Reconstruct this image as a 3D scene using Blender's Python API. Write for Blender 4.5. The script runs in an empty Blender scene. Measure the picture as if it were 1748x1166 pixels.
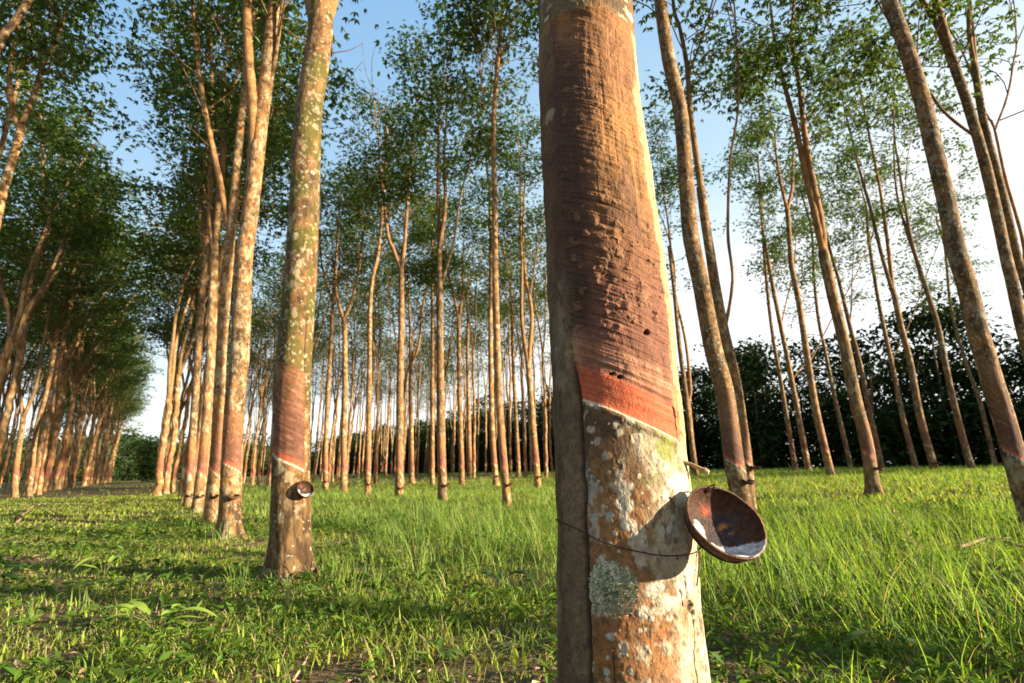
import bpy, math, random
import numpy as np
from mathutils import Vector, Matrix
R = math.radians
SC = bpy.context.scene
COL = SC.collection
rng = np.random.default_rng(7)
random.seed(7)

# ------------------------------------------------------------------ camera
F = 875.0                                   # focal length in pixels of the 1748 px wide photograph
PITCH, ROLL, CAM_H = R(14.2), R(0.9), 0.70
fwd = np.array([0, math.cos(PITCH), math.sin(PITCH)])
rgt = np.array([math.cos(ROLL), 0, -math.sin(ROLL)]); rgt -= fwd*(rgt@fwd); rgt /= np.linalg.norm(rgt)
upv = np.cross(rgt, fwd)
CP = np.array([0, 0, CAM_H])
cam = bpy.data.cameras.new('camera'); cam_o = bpy.data.objects.new('camera', cam); COL.objects.link(cam_o)
cam.sensor_width = 36.0; cam.lens = F/1748*36.0; cam.clip_start = 0.02; cam.clip_end = 3000
cam_o.matrix_world = Matrix([[rgt[0], upv[0], -fwd[0], 0], [rgt[1], upv[1], -fwd[1], 0], [rgt[2], upv[2], -fwd[2], CAM_H], [0, 0, 0, 1]])
cam.dof.use_dof = True; cam.dof.focus_distance = 1.12; cam.dof.aperture_fstop = 6.3
SC.camera = cam_o

# ------------------------------------------------------------------ light
SUN_AZ, SUN_EL = R(108), R(14)
sd = np.array([math.sin(SUN_AZ)*math.cos(SUN_EL), math.cos(SUN_AZ)*math.cos(SUN_EL), math.sin(SUN_EL)])
sl = bpy.data.lights.new('sun', 'SUN'); sun = bpy.data.objects.new('sun', sl); COL.objects.link(sun)
sl.energy = 5.0; sl.angle = R(0.5); sl.color = (1.0, 0.87, 0.64)
sun.rotation_euler = Vector(sd).to_track_quat('Z', 'Y').to_euler()
w = bpy.data.worlds.new('World'); SC.world = w; w.use_nodes = True
nt = w.node_tree; nt.nodes.clear()
sky = nt.nodes.new('ShaderNodeTexSky'); sky.sky_type = 'NISHITA'; sky.sun_disc = False
sky.sun_elevation = SUN_EL; sky.sun_rotation = SUN_AZ; sky.air_density = 1.3; sky.dust_density = 1.2; sky.ozone_density = 2.0
bg = nt.nodes.new('ShaderNodeBackground'); bg.inputs['Strength'].default_value = 0.066
ou = nt.nodes.new('ShaderNodeOutputWorld')
# thin veil of bright cloud, densest low over the horizon and towards the right
tc = nt.nodes.new('ShaderNodeTexCoord')
nz = nt.nodes.new('ShaderNodeTexNoise'); nz.inputs['Scale'].default_value = 2.2; nz.inputs['Detail'].default_value = 6
nt.links.new(tc.outputs['Generated'], nz.inputs['Vector'])
dp = nt.nodes.new('ShaderNodeVectorMath'); dp.operation = 'DOT_PRODUCT'; dp.inputs[1].default_value = (-0.28, 0.0, 1.0)
nt.links.new(tc.outputs['Generated'], dp.inputs[0])
ad = nt.nodes.new('ShaderNodeMath'); ad.operation = 'MULTIPLY_ADD'; ad.inputs[1].default_value = 0.30
nt.links.new(nz.outputs['Fac'], ad.inputs[0]); nt.links.new(dp.outputs['Value'], ad.inputs[2])
cr = nt.nodes.new('ShaderNodeValToRGB'); nt.links.new(ad.outputs[0], cr.inputs[0])
e = cr.color_ramp.elements; e.new(.5)
for x, (p_, c_) in zip(e, ((.36, (6.0, 6.1, 6.1)), (.56, (3.3, 4.4, 5.1)), (.95, (1.5, 2.8, 4.4)))): x.position = p_; x.color = (*c_, 1)
mxw = nt.nodes.new('ShaderNodeMix'); mxw.data_type = 'RGBA'; mxw.inputs['Factor'].default_value = .85
nt.links.new(sky.outputs[0], mxw.inputs['A']); nt.links.new(cr.outputs[0], mxw.inputs['B'])
nt.links.new(mxw.outputs['Result'], bg.inputs['Color']); nt.links.new(bg.outputs[0], ou.inputs[0])
SC.view_settings.view_transform = 'Standard'; SC.view_settings.look = 'None'; SC.view_settings.gamma = 1; SC.view_settings.exposure = 1.72
SC.cycles.max_bounces = 6; SC.cycles.diffuse_bounces = 3; SC.cycles.transmission_bounces = 3; SC.cycles.transparent_max_bounces = 6
SC.cycles.caustics_reflective = False; SC.cycles.caustics_refractive = False

# ------------------------------------------------------------------ geometry of the place
def ray(x, y): return fwd + (x-874)/F*rgt - (y-583)/F*upv
AZR = R(-34.8)                               # direction of the planted rows
RD = np.array([math.sin(AZR), math.cos(AZR)]); RP = np.array([math.cos(AZR), -math.sin(AZR)])
def row_pt(lat, al): return RP*lat + RD*al
def sstep(a, b, x):
    t = np.clip((x-a)/(b-a), 0, 1); return t*t*(3-2*t)
def hash3(i, j, k, s):
    h = (i*374761393 + j*668265263 + k*2147483647 + s*1274126177).astype(np.int64) & 0xffffffff
    h = ((h ^ (h >> 13))*1274126177) & 0xffffffff
    h = ((h ^ (h >> 16))*2246822519) & 0xffffffff
    return ((h ^ (h >> 15)) & 0xffffff)/float(0xffffff)
def vnoise(x, y, z, s=0):
    x = np.asarray(x, float); y = np.asarray(y, float)+0*x; z = np.asarray(z, float)+0*x
    xi = np.floor(x).astype(np.int64); yi = np.floor(y).astype(np.int64); zi = np.floor(z).astype(np.int64)
    u, v, q = x-xi, y-yi, z-zi
    u = u*u*(3-2*u); v = v*v*(3-2*v); q = q*q*(3-2*q)
    r = 0
    for a in (0, 1):
        for b in (0, 1):
            for c in (0, 1):
                r = r + hash3(xi+a, yi+b, zi+c, s)*(u if a else 1-u)*(v if b else 1-v)*(q if c else 1-q)
    return r
def fbm(x, y, z, s=0, o=4):
    r = 0; a = .5; n = 0
    for i in range(o):
        f = 2.03**i; r = r + a*vnoise(np.asarray(x)*f, np.asarray(y)*f, np.asarray(z)*f, s+i); n += a; a *= .55
    return r/n
def gz(x, y):
    x = np.asarray(x, float); y = np.asarray(y, float)
    lat = x*RP[0]+y*RP[1]
    return 0.55*sstep(4, 22, lat) + 0.07*(fbm(x*.35+40, y*.35+11, 0, 3, 3)-.5)*sstep(0.6, 3, np.hypot(x-.2, y-1.1))

# ------------------------------------------------------------------ mesh helpers
def mesh_from(name, V, faces, col=None, smooth=True):
    """faces: (N,k) int array of equal sized polygons, or a list of such arrays"""
    if not isinstance(faces, list): faces = [faces]
    me = bpy.data.meshes.new(name)
    V = np.asarray(V, np.float32)
    me.vertices.add(len(V)); me.vertices.foreach_set('co', V.ravel())
    loops = np.concatenate([f.ravel() for f in faces]).astype(np.int32)
    tot = np.concatenate([np.full(len(f), f.shape[1]) for f in faces]).astype(np.int32)
    st = np.concatenate([[0], np.cumsum(tot)[:-1]]).astype(np.int32)
    me.loops.add(len(loops)); me.loops.foreach_set('vertex_index', loops)
    me.polygons.add(len(tot)); me.polygons.foreach_set('loop_start', st); me.polygons.foreach_set('loop_total', tot)
    me.polygons.foreach_set('use_smooth', np.full(len(tot), smooth, bool))
    if col is not None:
        at = me.color_attributes.new('Col', 'FLOAT_COLOR', 'POINT')
        c = np.ones((len(V), 4), np.float32); c[:, :3] = col; at.data.foreach_set('color', c.ravel())
    me.update(calc_edges=True); me.validate()
    return me
def link(name, me, mat=None, parent=None):
    if mat is not None and not me.materials: me.materials.append(mat)
    o = bpy.data.objects.new(name, me); COL.objects.link(o)
    if parent is not None: o.parent = parent
    return o
def tag(o, label=None, cat=None, group=None, kind=None):
    if label: o['label'] = label
    if cat: o['category'] = cat
    if group: o['group'] = group
    if kind: o['kind'] = kind
    return o
def empty(name, loc, label, cat, group=None):
    o = bpy.data.objects.new(name, None); COL.objects.link(o); o.location = loc; o.empty_display_size = .1
    return tag(o, label, cat, group)
class MB:
    def __init__(s): s.V = []; s.Fq = []; s.Ft = []; s.C = []; s.n = 0
    def add(s, V, fq=None, ft=None, col=(1, 1, 1)):
        V = np.asarray(V, float); s.V.append(V)
        if fq is not None and len(fq): s.Fq.append(np.asarray(fq)+s.n)
        if ft is not None and len(ft): s.Ft.append(np.asarray(ft)+s.n)
        c = np.empty((len(V), 3)); c[:] = col; s.C.append(c); s.n += len(V)
    def tube(s, P, rad, k=6, col=(1, 1, 1), cap=True):
        P = np.asarray(P, float); n = len(P); rad = np.broadcast_to(np.asarray(rad, float), (n,))
        T = np.gradient(P, axis=0); T /= np.linalg.norm(T, axis=1)[:, None]+1e-12
        ref = np.array([1., 0, 0]) if abs(T[0][0]) < .8 else np.array([0, 1., 0])
        A = np.cross(T, ref); A /= np.linalg.norm(A, axis=1)[:, None]; B = np.cross(T, A)
        th = np.arange(k)/k*2*np.pi
        V = P[:, None]+rad[:, None, None]*(np.cos(th)[None, :, None]*A[:, None]+np.sin(th)[None, :, None]*B[:, None])
        i, j = np.meshgrid(np.arange(n-1), np.arange(k), indexing='ij'); i = i.ravel(); j = j.ravel(); j2 = (j+1) % k
        fq = np.stack([i*k+j, i*k+j2, (i+1)*k+j2, (i+1)*k+j], 1)
        V = V.reshape(-1, 3); ft = None
        if cap:
            V = np.vstack([V, P[0], P[-1]]); a = np.arange(k); b = (a+1) % k
            ft = np.concatenate([np.stack([b, a, np.full(k, n*k)], 1), np.stack([(n-1)*k+a, (n-1)*k+b, np.full(k, n*k+1)], 1)])
        if isinstance(col, np.ndarray) and col.ndim == 2:
            col = np.repeat(col, k, 0)
            if cap: col = np.vstack([col, col[0], col[-1]])
        s.add(V, fq, ft, col)
    def mesh(s, name, smooth=True):
        fs = []
        if s.Fq: fs.append(np.concatenate(s.Fq))
        if s.Ft: fs.append(np.concatenate(s.Ft))
        return mesh_from(name, np.concatenate(s.V), fs, np.concatenate(s.C), smooth)
def crom(P, step):
    """Catmull-Rom resample of a polyline"""
    P = np.asarray(P, float)
    if len(P) < 2: return P
    Q = np.vstack([2*P[0]-P[1], P, 2*P[-1]-P[-2]]); out = []
    for i in range(1, len(Q)-2):
        n = max(2, int(np.ceil(np.linalg.norm(Q[i+1]-Q[i])/step)))
        t = (np.arange(n)/n)[:, None]
        out.append(.5*((2*Q[i])+(-Q[i-1]+Q[i+1])*t+(2*Q[i-1]-5*Q[i]+4*Q[i+1]-Q[i+2])*t*t+(-Q[i-1]+3*Q[i]-3*Q[i+1]+Q[i+2])*t**3))
    out.append(P[-1:]); return np.concatenate(out)

# ------------------------------------------------------------------ materials
def new_mat(name):
    m = bpy.data.materials.new(name); m.use_nodes = True; t = m.node_tree
    b = t.nodes['Principled BSDF']; return m, t, b
def colattr(t):
    a = t.nodes.new('ShaderNodeAttribute'); a.attribute_name = 'Col'; return a.outputs['Color']
def noise(t, scale, detail=4, vec=None, rough=.55):
    n = t.nodes.new('ShaderNodeTexNoise'); n.inputs['Scale'].default_value = scale; n.inputs['Detail'].default_value = detail; n.inputs['Roughness'].default_value = rough
    if vec is not None: t.links.new(vec, n.inputs['Vector'])
    return n.outputs['Fac']
def ramp(t, fac, stops):
    r = t.nodes.new('ShaderNodeValToRGB'); e = r.color_ramp.elements
    while len(e) < len(stops): e.new(.5)
    for x, (p, c) in zip(e, stops): x.position = p; x.color = (*c, 1) if not np.isscalar(c) else (c, c, c, 1)
    t.links.new(fac, r.inputs[0]); return r.outputs['Color']
def mix(t, fac, a, b, mode='MIX'):
    m = t.nodes.new('ShaderNodeMix'); m.data_type = 'RGBA'; m.blend_type = mode
    if np.isscalar(fac): m.inputs['Factor'].default_value = fac
    else: t.links.new(fac, m.inputs['Factor'])
    for k, v in (('A', a), ('B', b)):
        if isinstance(v, tuple): m.inputs[k].default_value = (*v, 1)
        else: t.links.new(v, m.inputs[k])
    return m.outputs['Result']
def bump(t, b, h, strength=.4, dist=.01):
    n = t.nodes.new('ShaderNodeBump'); n.inputs['Strength'].default_value = strength; n.inputs['Distance'].default_value = dist
    t.links.new(h, n.inputs['Height']); t.links.new(n.outputs[0], b.inputs['Normal'])
def objvec(t, sc=(1, 1, 1)):
    c = t.nodes.new('ShaderNodeTexCoord'); m = t.nodes.new('ShaderNodeMapping'); m.inputs['Scale'].default_value = sc
    t.links.new(c.outputs['Object'], m.inputs['Vector']); return m.outputs[0]

# bark of all plantation trees: vertex tones, plus crusts of pale lichen and fine mottling
m_bark, t, b = new_mat('rubber_bark')
v = objvec(t); c = colattr(t)
oi = t.nodes.new('ShaderNodeObjectInfo')
mot = ramp(t, noise(t, 14, 5, objvec(t, (1, 1, .45))), [(.3, .62), (.5, 1.), (.72, 1.35)])
c = mix(t, 1., c, mot, 'MULTIPLY')
c = mix(t, 1., c, ramp(t, oi.outputs['Random'], [(0., (.82, .86, .86)), (.35, (1.25, 1.2, 1.08)), (.7, (1.0, 1.0, .94)), (1., (1.4, 1.36, 1.2))]), 'MULTIPLY')
vo = t.nodes.new('ShaderNodeTexVoronoi'); vo.inputs['Scale'].default_value = 21; vo.inputs['Randomness'].default_value = 1
dv = t.nodes.new('ShaderNodeVectorMath'); dv.operation = 'ADD'
nv = t.nodes.new('ShaderNodeTexNoise'); nv.inputs['Scale'].default_value = 30; nv.inputs['Detail'].default_value = 4; t.links.new(v, nv.inputs['Vector'])
sv = t.nodes.new('ShaderNodeVectorMath'); sv.operation = 'SCALE'; sv.inputs['Scale'].default_value = .055
t.links.new(nv.outputs['Color'], sv.inputs[0]); t.links.new(v, dv.inputs[0]); t.links.new(sv.outputs[0], dv.inputs[1]); t.links.new(dv.outputs[0], vo.inputs['Vector'])
patch = noise(t, 2.6, 3, v)
lt = t.nodes.new('ShaderNodeMath'); lt.operation = 'MULTIPLY'; t.links.new(patch, lt.inputs[0]); lt.inputs[1].default_value = .56
ds = t.nodes.new('ShaderNodeMath'); ds.operation = 'SUBTRACT'; t.links.new(lt.outputs[0], ds.inputs[0]); t.links.new(vo.outputs['Distance'], ds.inputs[1])
at = t.nodes.new('ShaderNodeAttribute'); at.attribute_name = 'lich'
lf = ramp(t, ds.outputs[0], [(.0, 0.), (.12, .75)])
lm = t.nodes.new('ShaderNodeMath'); lm.operation = 'MULTIPLY'; t.links.new(lf, lm.inputs[0]); lm.inputs[1].default_value = .85
c = mix(t, lm.outputs[0], c, (.38, .32, .22))
t.links.new(c, b.inputs['Base Color']); b.inputs['Roughness'].default_value = .85; b.inputs['Specular IOR Level'].default_value = .25
bump(t, b, noise(t, 60, 6, objvec(t, (1, 1, .5))), .7, .012)
# the tapped faces
m_panel, t, b = new_mat('tapped_bark')
c = colattr(t)
c = mix(t, 1., c, ramp(t, noise(t, 40, 5, objvec(t, (1, 1, 2.5))), [(.3, .7), (.5, 1.), (.7, 1.25)]), 'MULTIPLY')
t.links.new(c, b.inputs['Base Color']); b.inputs['Roughness'].default_value = .75; b.inputs['Specular IOR Level'].default_value = .3
bump(t, b, noise(t, 90, 6, objvec(t, (1, 1, 2.5))), .5, .006)
# the big trunk in front: tones come from the vertices alone
m_main, t, b = new_mat('big_trunk_bark')
c = colattr(t)
c = mix(t, 1., c, ramp(t, noise(t, 120, 5, objvec(t)), [(.3, .72), (.5, 1.), (.7, 1.22)]), 'MULTIPLY')
t.links.new(c, b.inputs['Base Color']); b.inputs['Roughness'].default_value = .8; b.inputs['Specular IOR Level'].default_value = .3
bump(t, b, noise(t, 260, 6, objvec(t, (1, 1, .7))), .55, .004)
def leafy(name, trans, rough=.5, spec=.35, hue=(1.35, 1.35, .6)):
    m, t, b = new_mat(name)
    c = colattr(t); t.links.new(c, b.inputs['Base Color']); b.inputs['Roughness'].default_value = rough; b.inputs['Specular IOR Level'].default_value = spec
    tr = t.nodes.new('ShaderNodeBsdfTranslucent'); t.links.new(mix(t, 1., c, hue, 'MULTIPLY'), tr.inputs['Color'])
    ms = t.nodes.new('ShaderNodeMixShader'); ms.inputs[0].default_value = trans
    t.links.new(b.outputs[0], ms.inputs[1]); t.links.new(tr.outputs[0], ms.inputs[2]); t.links.new(ms.outputs[0], t.nodes['Material Output'].inputs['Surface'])
    return m
m_leaf = leafy('rubber_leaf', .4)
m_grass = leafy('grass_blade', .45, .6, .2, (1.6, 1.5, .6))
m_weed = leafy('weed_leaf', .4, .45, .4)
m_dark = leafy('wood_leaf', .1, .7, .1)
m_soil, t, b = new_mat('soil')
v = objvec(t)
c = ramp(t, noise(t, 1.1, 6, v), [(.3, (.07, .07, .022)), (.48, (.15, .105, .058)), (.62, (.22, .14, .085)), (.8, (.11, .10, .035))])
c = mix(t, 1., c, ramp(t, noise(t, 35, 5, v), [(.3, .5), (.7, 1.4)]), 'MULTIPLY')
t.links.new(c, b.inputs['Base Color']); b.inputs['Roughness'].default_value = .95; b.inputs['Specular IOR Level'].default_value = .1
bump(t, b, noise(t, 40, 6, v), 1., .03)
def plain(name, col=None, rough=.7, spec=.3, metal=0, nscale=40, bstr=.4, bd=.004, lo=.7, hi=1.25):
    m, t, b = new_mat(name)
    c = colattr(t) if col is None else None
    k = ramp(t, noise(t, nscale, 5, objvec(t)), [(.3, lo), (.7, hi)])
    c = mix(t, 1., c if col is None else col, k, 'MULTIPLY')
    t.links.new(c, b.inputs['Base Color']); b.inputs['Roughness'].default_value = rough; b.inputs['Specular IOR Level'].default_value = spec; b.inputs['Metallic'].default_value = metal
    bump(t, b, noise(t, nscale*2, 5, objvec(t)), bstr, bd); return m
m_shell = plain('coconut_shell', None, .72, .25, 0, 90, .9, .004, .5, 1.4)
m_latex = plain('latex', (.72, .70, .70), .3, .5, 0, 30, .2, .002, .85, 1.1)
m_wire = plain('rusty_wire', (.06, .035, .025), .7, .4, .6, 80)
m_lich = plain('foliose_lichen', None, .9, .1, 0, 300, .5, .002)
m_stick = plain('dead_wood', None, .85, .2, 0, 50)
m_litter = plain('dead_leaf', None, .8, .2, 0, 60)

def lin(r, g, b_): return np.array([r, g, b_], float)
BROWN, ORANGE, DARK = lin(.165, .098, .045), lin(.34, .155, .050), lin(.065, .032, .015)
CREAM, WHITE, MOSS = lin(.46, .36, .23), lin(.56, .50, .38), lin(.105, .09, .018)
PANEL, MAROON, FRESH, PINK = lin(.27, .115, .04), lin(.185, .070, .038), lin(.50, .105, .04), lin(.50, .26, .15)

# ------------------------------------------------------------------ setting: ground
def make_ground():
    def ax(n, m): s = np.linspace(-1, 1, n); return np.sinh(s*6.2)/math.sinh(6.2)*m
    X, Y = np.meshgrid(ax(281, 900), ax(281, 900), indexing='ij')
    Z = gz(X, Y)
    n = 281; i, j = np.meshgrid(np.arange(n-1), np.arange(n-1), indexing='ij'); i = i.ravel(); j = j.ravel()
    fq = np.stack([i*n+j, (i+1)*n+j, (i+1)*n+j+1, i*n+j+1], 1)
    o = link('ground', mesh_from('ground', np.stack([X, Y, Z], -1).reshape(-1, 3), fq), m_soil)
    tag(o, 'brown earth under the grass of the plantation', 'ground', kind='structure')
make_ground()

# ------------------------------------------------------------------ leaves
def leaf_quads(B, D, N, L, W, fold=.18):
    """diamond leaflets: base B, direction D, side N (all (n,3)), length L, width W -> (n*4,3)"""
    S = np.cross(D, N); S /= np.linalg.norm(S, axis=1)[:, None]+1e-9
    U = np.cross(S, D)
    mid = B+D*(L*.45)[:, None]+U*(W*fold)[:, None]
    return np.stack([B, mid-S*(W*.5)[:, None], B+D*L[:, None]-U*(L*.10)[:, None], mid+S*(W*.5)[:, None]], 1).reshape(-1, 3)
def unit(a): return a/(np.linalg.norm(a, axis=-1, keepdims=True)+1e-9)
def trifoliate(P, g, size, per, spread, droop=.5):
    """leaf clusters at twig ends P: each cluster has `per` leaves of three leaflets"""
    n = len(P)*per
    C0 = np.repeat(P, per, 0)
    az = g.uniform(0, 2*np.pi, n); el = g.normal(.1, .5, n)
    d = np.stack([np.cos(az)*np.cos(el), np.sin(az)*np.cos(el), np.sin(el)], 1)
    hub = C0+d*(g.uniform(.15, 1, n)*spread)[:, None]
    hub[:, 2] -= g.uniform(0, .25, n)*spread
    B = np.repeat(hub, 3, 0); k = np.tile([-.8, 0, .8], n); az3 = np.repeat(az, 3)+k
    el3 = -np.repeat(g.normal(droop, .35, n), 3)+g.normal(0, .15, n*3)
    D = np.stack([np.cos(az3)*np.cos(el3), np.sin(az3)*np.cos(el3), np.sin(el3)], 1)
    N = unit(np.array([0, 0, 1.])+g.normal(0, .35, (n*3, 3)))
    L = np.repeat(g.uniform(.75, 1.2, n), 3)*size*g.uniform(.85, 1.1, n*3)
    tint = np.repeat(g.normal(0, 1, n), 3)
    return leaf_quads(B, D, N, L, L*.40), tint
def leaf_cols(tint, g, base=(.052, .100, .022), yel=(.19, .225, .036)):
    k = np.clip(tint*.22+.2, 0, 1)[:, None]
    c = np.array(base)*(1-k)+np.array(yel)*k
    c *= (1+.25*g.normal(0, 1, len(tint)))[:, None].clip(.5, 1.6)
    return np.repeat(c, 4, 0)
def crown_mesh(name, limbs, g, z0, z1, nleaf, size=.15, sp=1.0, mb=None, col=None, rside=2.3):
    """side branches and twigs into mb, leaves into a crown mesh"""
    tips = []
    limbs = [np.asarray(l) for l in limbs]
    segs = []
    for l in limbs:
        for a, b_ in zip(l[:-1], l[1:]):
            if b_[2] > z0: segs.append((a, b_))
    L = np.array([np.linalg.norm(b_-a) for a, b_ in segs]); pr = L/L.sum()
    nb = int(26*sp)
    for q in range(nb):
        a, b_ = segs[g.choice(len(segs), p=pr)]
        p0 = a+(b_-a)*g.uniform()
        if p0[2] < z0: p0 = p0+np.array([0, 0, 0.])
        fr = np.clip((p0[2]-z0)/(z1-z0), 0, 1)
        az = g.uniform(0, 2*np.pi); el = g.uniform(.15, .95)
        ln = g.uniform(.6, 1.0)*rside*(1.05-.45*fr)
        d = np.array([math.cos(az)*math.cos(el), math.sin(az)*math.cos(el), math.sin(el)])
        tt = np.linspace(0, 1, 6)[:, None]
        bend = unit(g.normal(0, 1, 3))*.16*ln
        path = p0+d*ln*tt+bend*np.sin(tt*np.pi)+np.array([0, 0, .18*ln])*tt**2
        if mb is not None: mb.tube(path, np.linspace(.013, .005, 6), 4, col if col is not None else (.2, .12, .06), False)
        for e in np.linspace(.58, 1.04, 5):
            k = p0+d*ln*e+bend*math.sin(e*math.pi)+np.array([0, 0, .18*ln*e*e])
            for _ in range(2):
                tips.append(k+g.normal(0, .26, 3)*np.array([1, 1, .6])*(.4+.6*ln))
    for l in limbs: tips += [l[-1], l[-1]+g.normal(0, .3, 3)]
    P = np.array(tips)
    # clumps: keep the tips in loose layers with holes between them
    keep = vnoise(P[:, 0]*.9+g.uniform(0, 99), P[:, 1]*.9, P[:, 2]*1.1, 5) > .46
    if keep.sum() > 20: P = P[keep]
    per = max(3, int(nleaf/3/len(P)))
    V, tint = trifoliate(P, g, size, per, .50)
    n = len(V)//4
    return mesh_from(name, V, np.arange(n*4).reshape(n, 4), leaf_cols(tint, g), False)

# ------------------------------------------------------------------ trunks as fine grids that carry their own tones
def spine_frame(P):
    T = unit(np.gradient(P, axis=0)); A = unit(np.cross(T, np.array([0., 1, 0])))   # A ~ -x .. , B toward the viewer side
    A = -A; B = np.cross(A, T); return T, A, B
def bark_grid(P, rad, nth, seed, gz0, moss=0., lichen=.5, panel=None, warm=.5, flare=.5, bumps=.05, seams=None):
    """P (n,3) spine. panel=(z_top, z_cut, ang_centre, ang_half). returns V,C,quads,panelmask"""
    n = len(P); T, A, B = spine_frame(P)
    th = np.arange(nth)/nth*2*np.pi
    z = P[:, 2:3]-gz0; TH = th[None, :]+0*z; Z = z+0*TH
    s1 = seed*13.7
    cx, cy = np.cos(TH), np.sin(TH)
    Rr = rad[:, None]*(1+bumps*2*(fbm(cx*1.1+s1, cy*1.1, Z*1.6, 1, 3)-.5)*1.6)
    fl = np.exp(-np.clip(Z, 0, 9)/.13)*flare
    lobes = .55+.75*np.cos(TH*4+s1+1.2*np.sin(TH+s1))*.6+.35*np.cos(TH*7+2*s1)*.3
    Rr = Rr*(1+fl*lobes.clip(0.05, 2))
    # tones
    mx, my = cx*rad[:, None], cy*rad[:, None]
    nf = lambda f, fz, sd, o=3: fbm(mx*f+s1, my*f, Z*fz, sd, o)
    a = nf(7, 4, 11, 4); a2 = nf(30, 20, 21); a3 = nf(9, 4.5, 31)
    C = BROWN+(ORANGE-BROWN)*(sstep(.34, .62, a)*(.45+warm*.55))[..., None]
    C = C*(.55+.85*nf(13, 6, 33))[..., None]
    C = C+(DARK-C)*(sstep(.50, .66, a2)*.75)[..., None]
    C = C+(MOSS-C)*(sstep(.62-.26*moss, .74-.22*moss, a3)*min(1, moss*1.15)*(.25+.75*sstep(1.0, 1.8, Z)))[..., None]
    lc = np.maximum(sstep(.70-.12*lichen, .76-.12*lichen, nf(16, 13, 41)), sstep(.70-.10*lichen, .74-.10*lichen, nf(38, 34, 45))*.9)
    C = C+(CREAM-C)*(lc*.65)[..., None]
    Rr = Rr*(1+.035*(nf(45, 30, 57)-.5)+.03*(nf(18, 9, 58)-.5))
    # low bark is plainer, greyer
    for sa, z_0, z_1, wd in (seams or ()):
        dd = ((TH-sa-.10*(fbm(Z*5, 0*Z+sa, 0*Z, 63, 3)-.5)*2+np.pi) % (2*np.pi)-np.pi)/wd
        sm = np.exp(-dd*dd)*sstep(z_0, z_0+.05, Z)*(1-sstep(z_1-.1, z_1, Z)); C = C+(lin(.03, .018, .01)-C)*(sm*.85)[..., None]; Rr = Rr-.05*rad[:, None]*sm
    if seams: 
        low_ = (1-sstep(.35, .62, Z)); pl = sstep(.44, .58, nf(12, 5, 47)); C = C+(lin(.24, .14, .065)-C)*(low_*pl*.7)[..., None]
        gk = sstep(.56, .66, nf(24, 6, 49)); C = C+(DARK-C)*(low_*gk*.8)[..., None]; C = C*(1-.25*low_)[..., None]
    pm = np.zeros_like(Z)
    if panel:
        zt, zc, ac, ah = panel
        d = (TH-ac+np.pi) % (2*np.pi)-np.pi
        zcut = zc+.07*(d/ah)*min(1, ah)
        pm = ((np.abs(d) < ah) & (Z < zt+.05*d) & (Z > zcut)).astype(float)
        k = (Z-zcut)
        st = fbm(TH*2+s1, Z*0+3, (Z-.07*d)*75, 51, 2); st2 = fbm(mx*60, my*60, Z*14, 53, 3)
        pc = MAROON+(PANEL-MAROON)*sstep(.15, .7, k+.25*(a-.5))[..., None]
        pc = pc*(.45+.7*st+.45*st2)[..., None]
        pc = pc+(PINK-pc)*(sstep(.6, .75, st)*.3)[..., None]
        pc = pc+(FRESH*1.1-pc)*(1-sstep(.045, .065, k))[..., None]
        pc = pc+(WHITE*1.1-pc)*(1-sstep(.008, .02, np.abs(k)))[..., None]
        C = np.where(pm[..., None] > .5, pc, C)
        Rr = Rr-(.035*rad[:, None])*pm+.02*rad[:, None]*pm*(fbm(cx*9, cy*9, Z*30, 61, 2)-.5)
    V = P[:, None]+Rr[..., None]*(np.cos(TH)[..., None]*A[:, None]+np.sin(TH)[..., None]*B[:, None])
    i, j = np.meshgrid(np.arange(n-1), np.arange(nth), indexing='ij'); i = i.ravel(); j = j.ravel(); j2 = (j+1) % nth
    fq = np.stack([i*nth+j, i*nth+j2, (i+1)*nth+j2, (i+1)*nth+j], 1)
    pf = (pm.ravel()[fq].sum(1) >= 3)
    return V.reshape(-1, 3), C.reshape(-1, 3), fq, pf
def sub_mesh(name, V, C, fq, extra=None):
    used = np.unique(fq); m = np.full(len(V), -1); m[used] = np.arange(len(used))
    Vs, Cs, fs = V[used], C[used], [m[fq]]
    return Vs, Cs, fs
def join_mesh(name, grid, mb):
    Vs, Cs, fs = grid; n = len(Vs)
    if mb is not None and mb.V:
        Vs = np.vstack([Vs]+mb.V); Cs = np.vstack([Cs]+mb.C)
        if mb.Fq: fs = [np.concatenate(fs+[np.concatenate(mb.Fq)+n])]
        if mb.Ft: fs = fs+[np.concatenate(mb.Ft)+n]
    return mesh_from(name, Vs, fs, Cs, True)
ROW = dict(A=.85, B=5.9, C=10.4, D=16.2, E=20.0, F=24.6, G=34.0, L=-4.5)
TREES = {}
def px_to_row(x, lat, y=800):
    d = ray(x, y)[:2]; k = lat/(d@RP); return d*k
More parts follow.
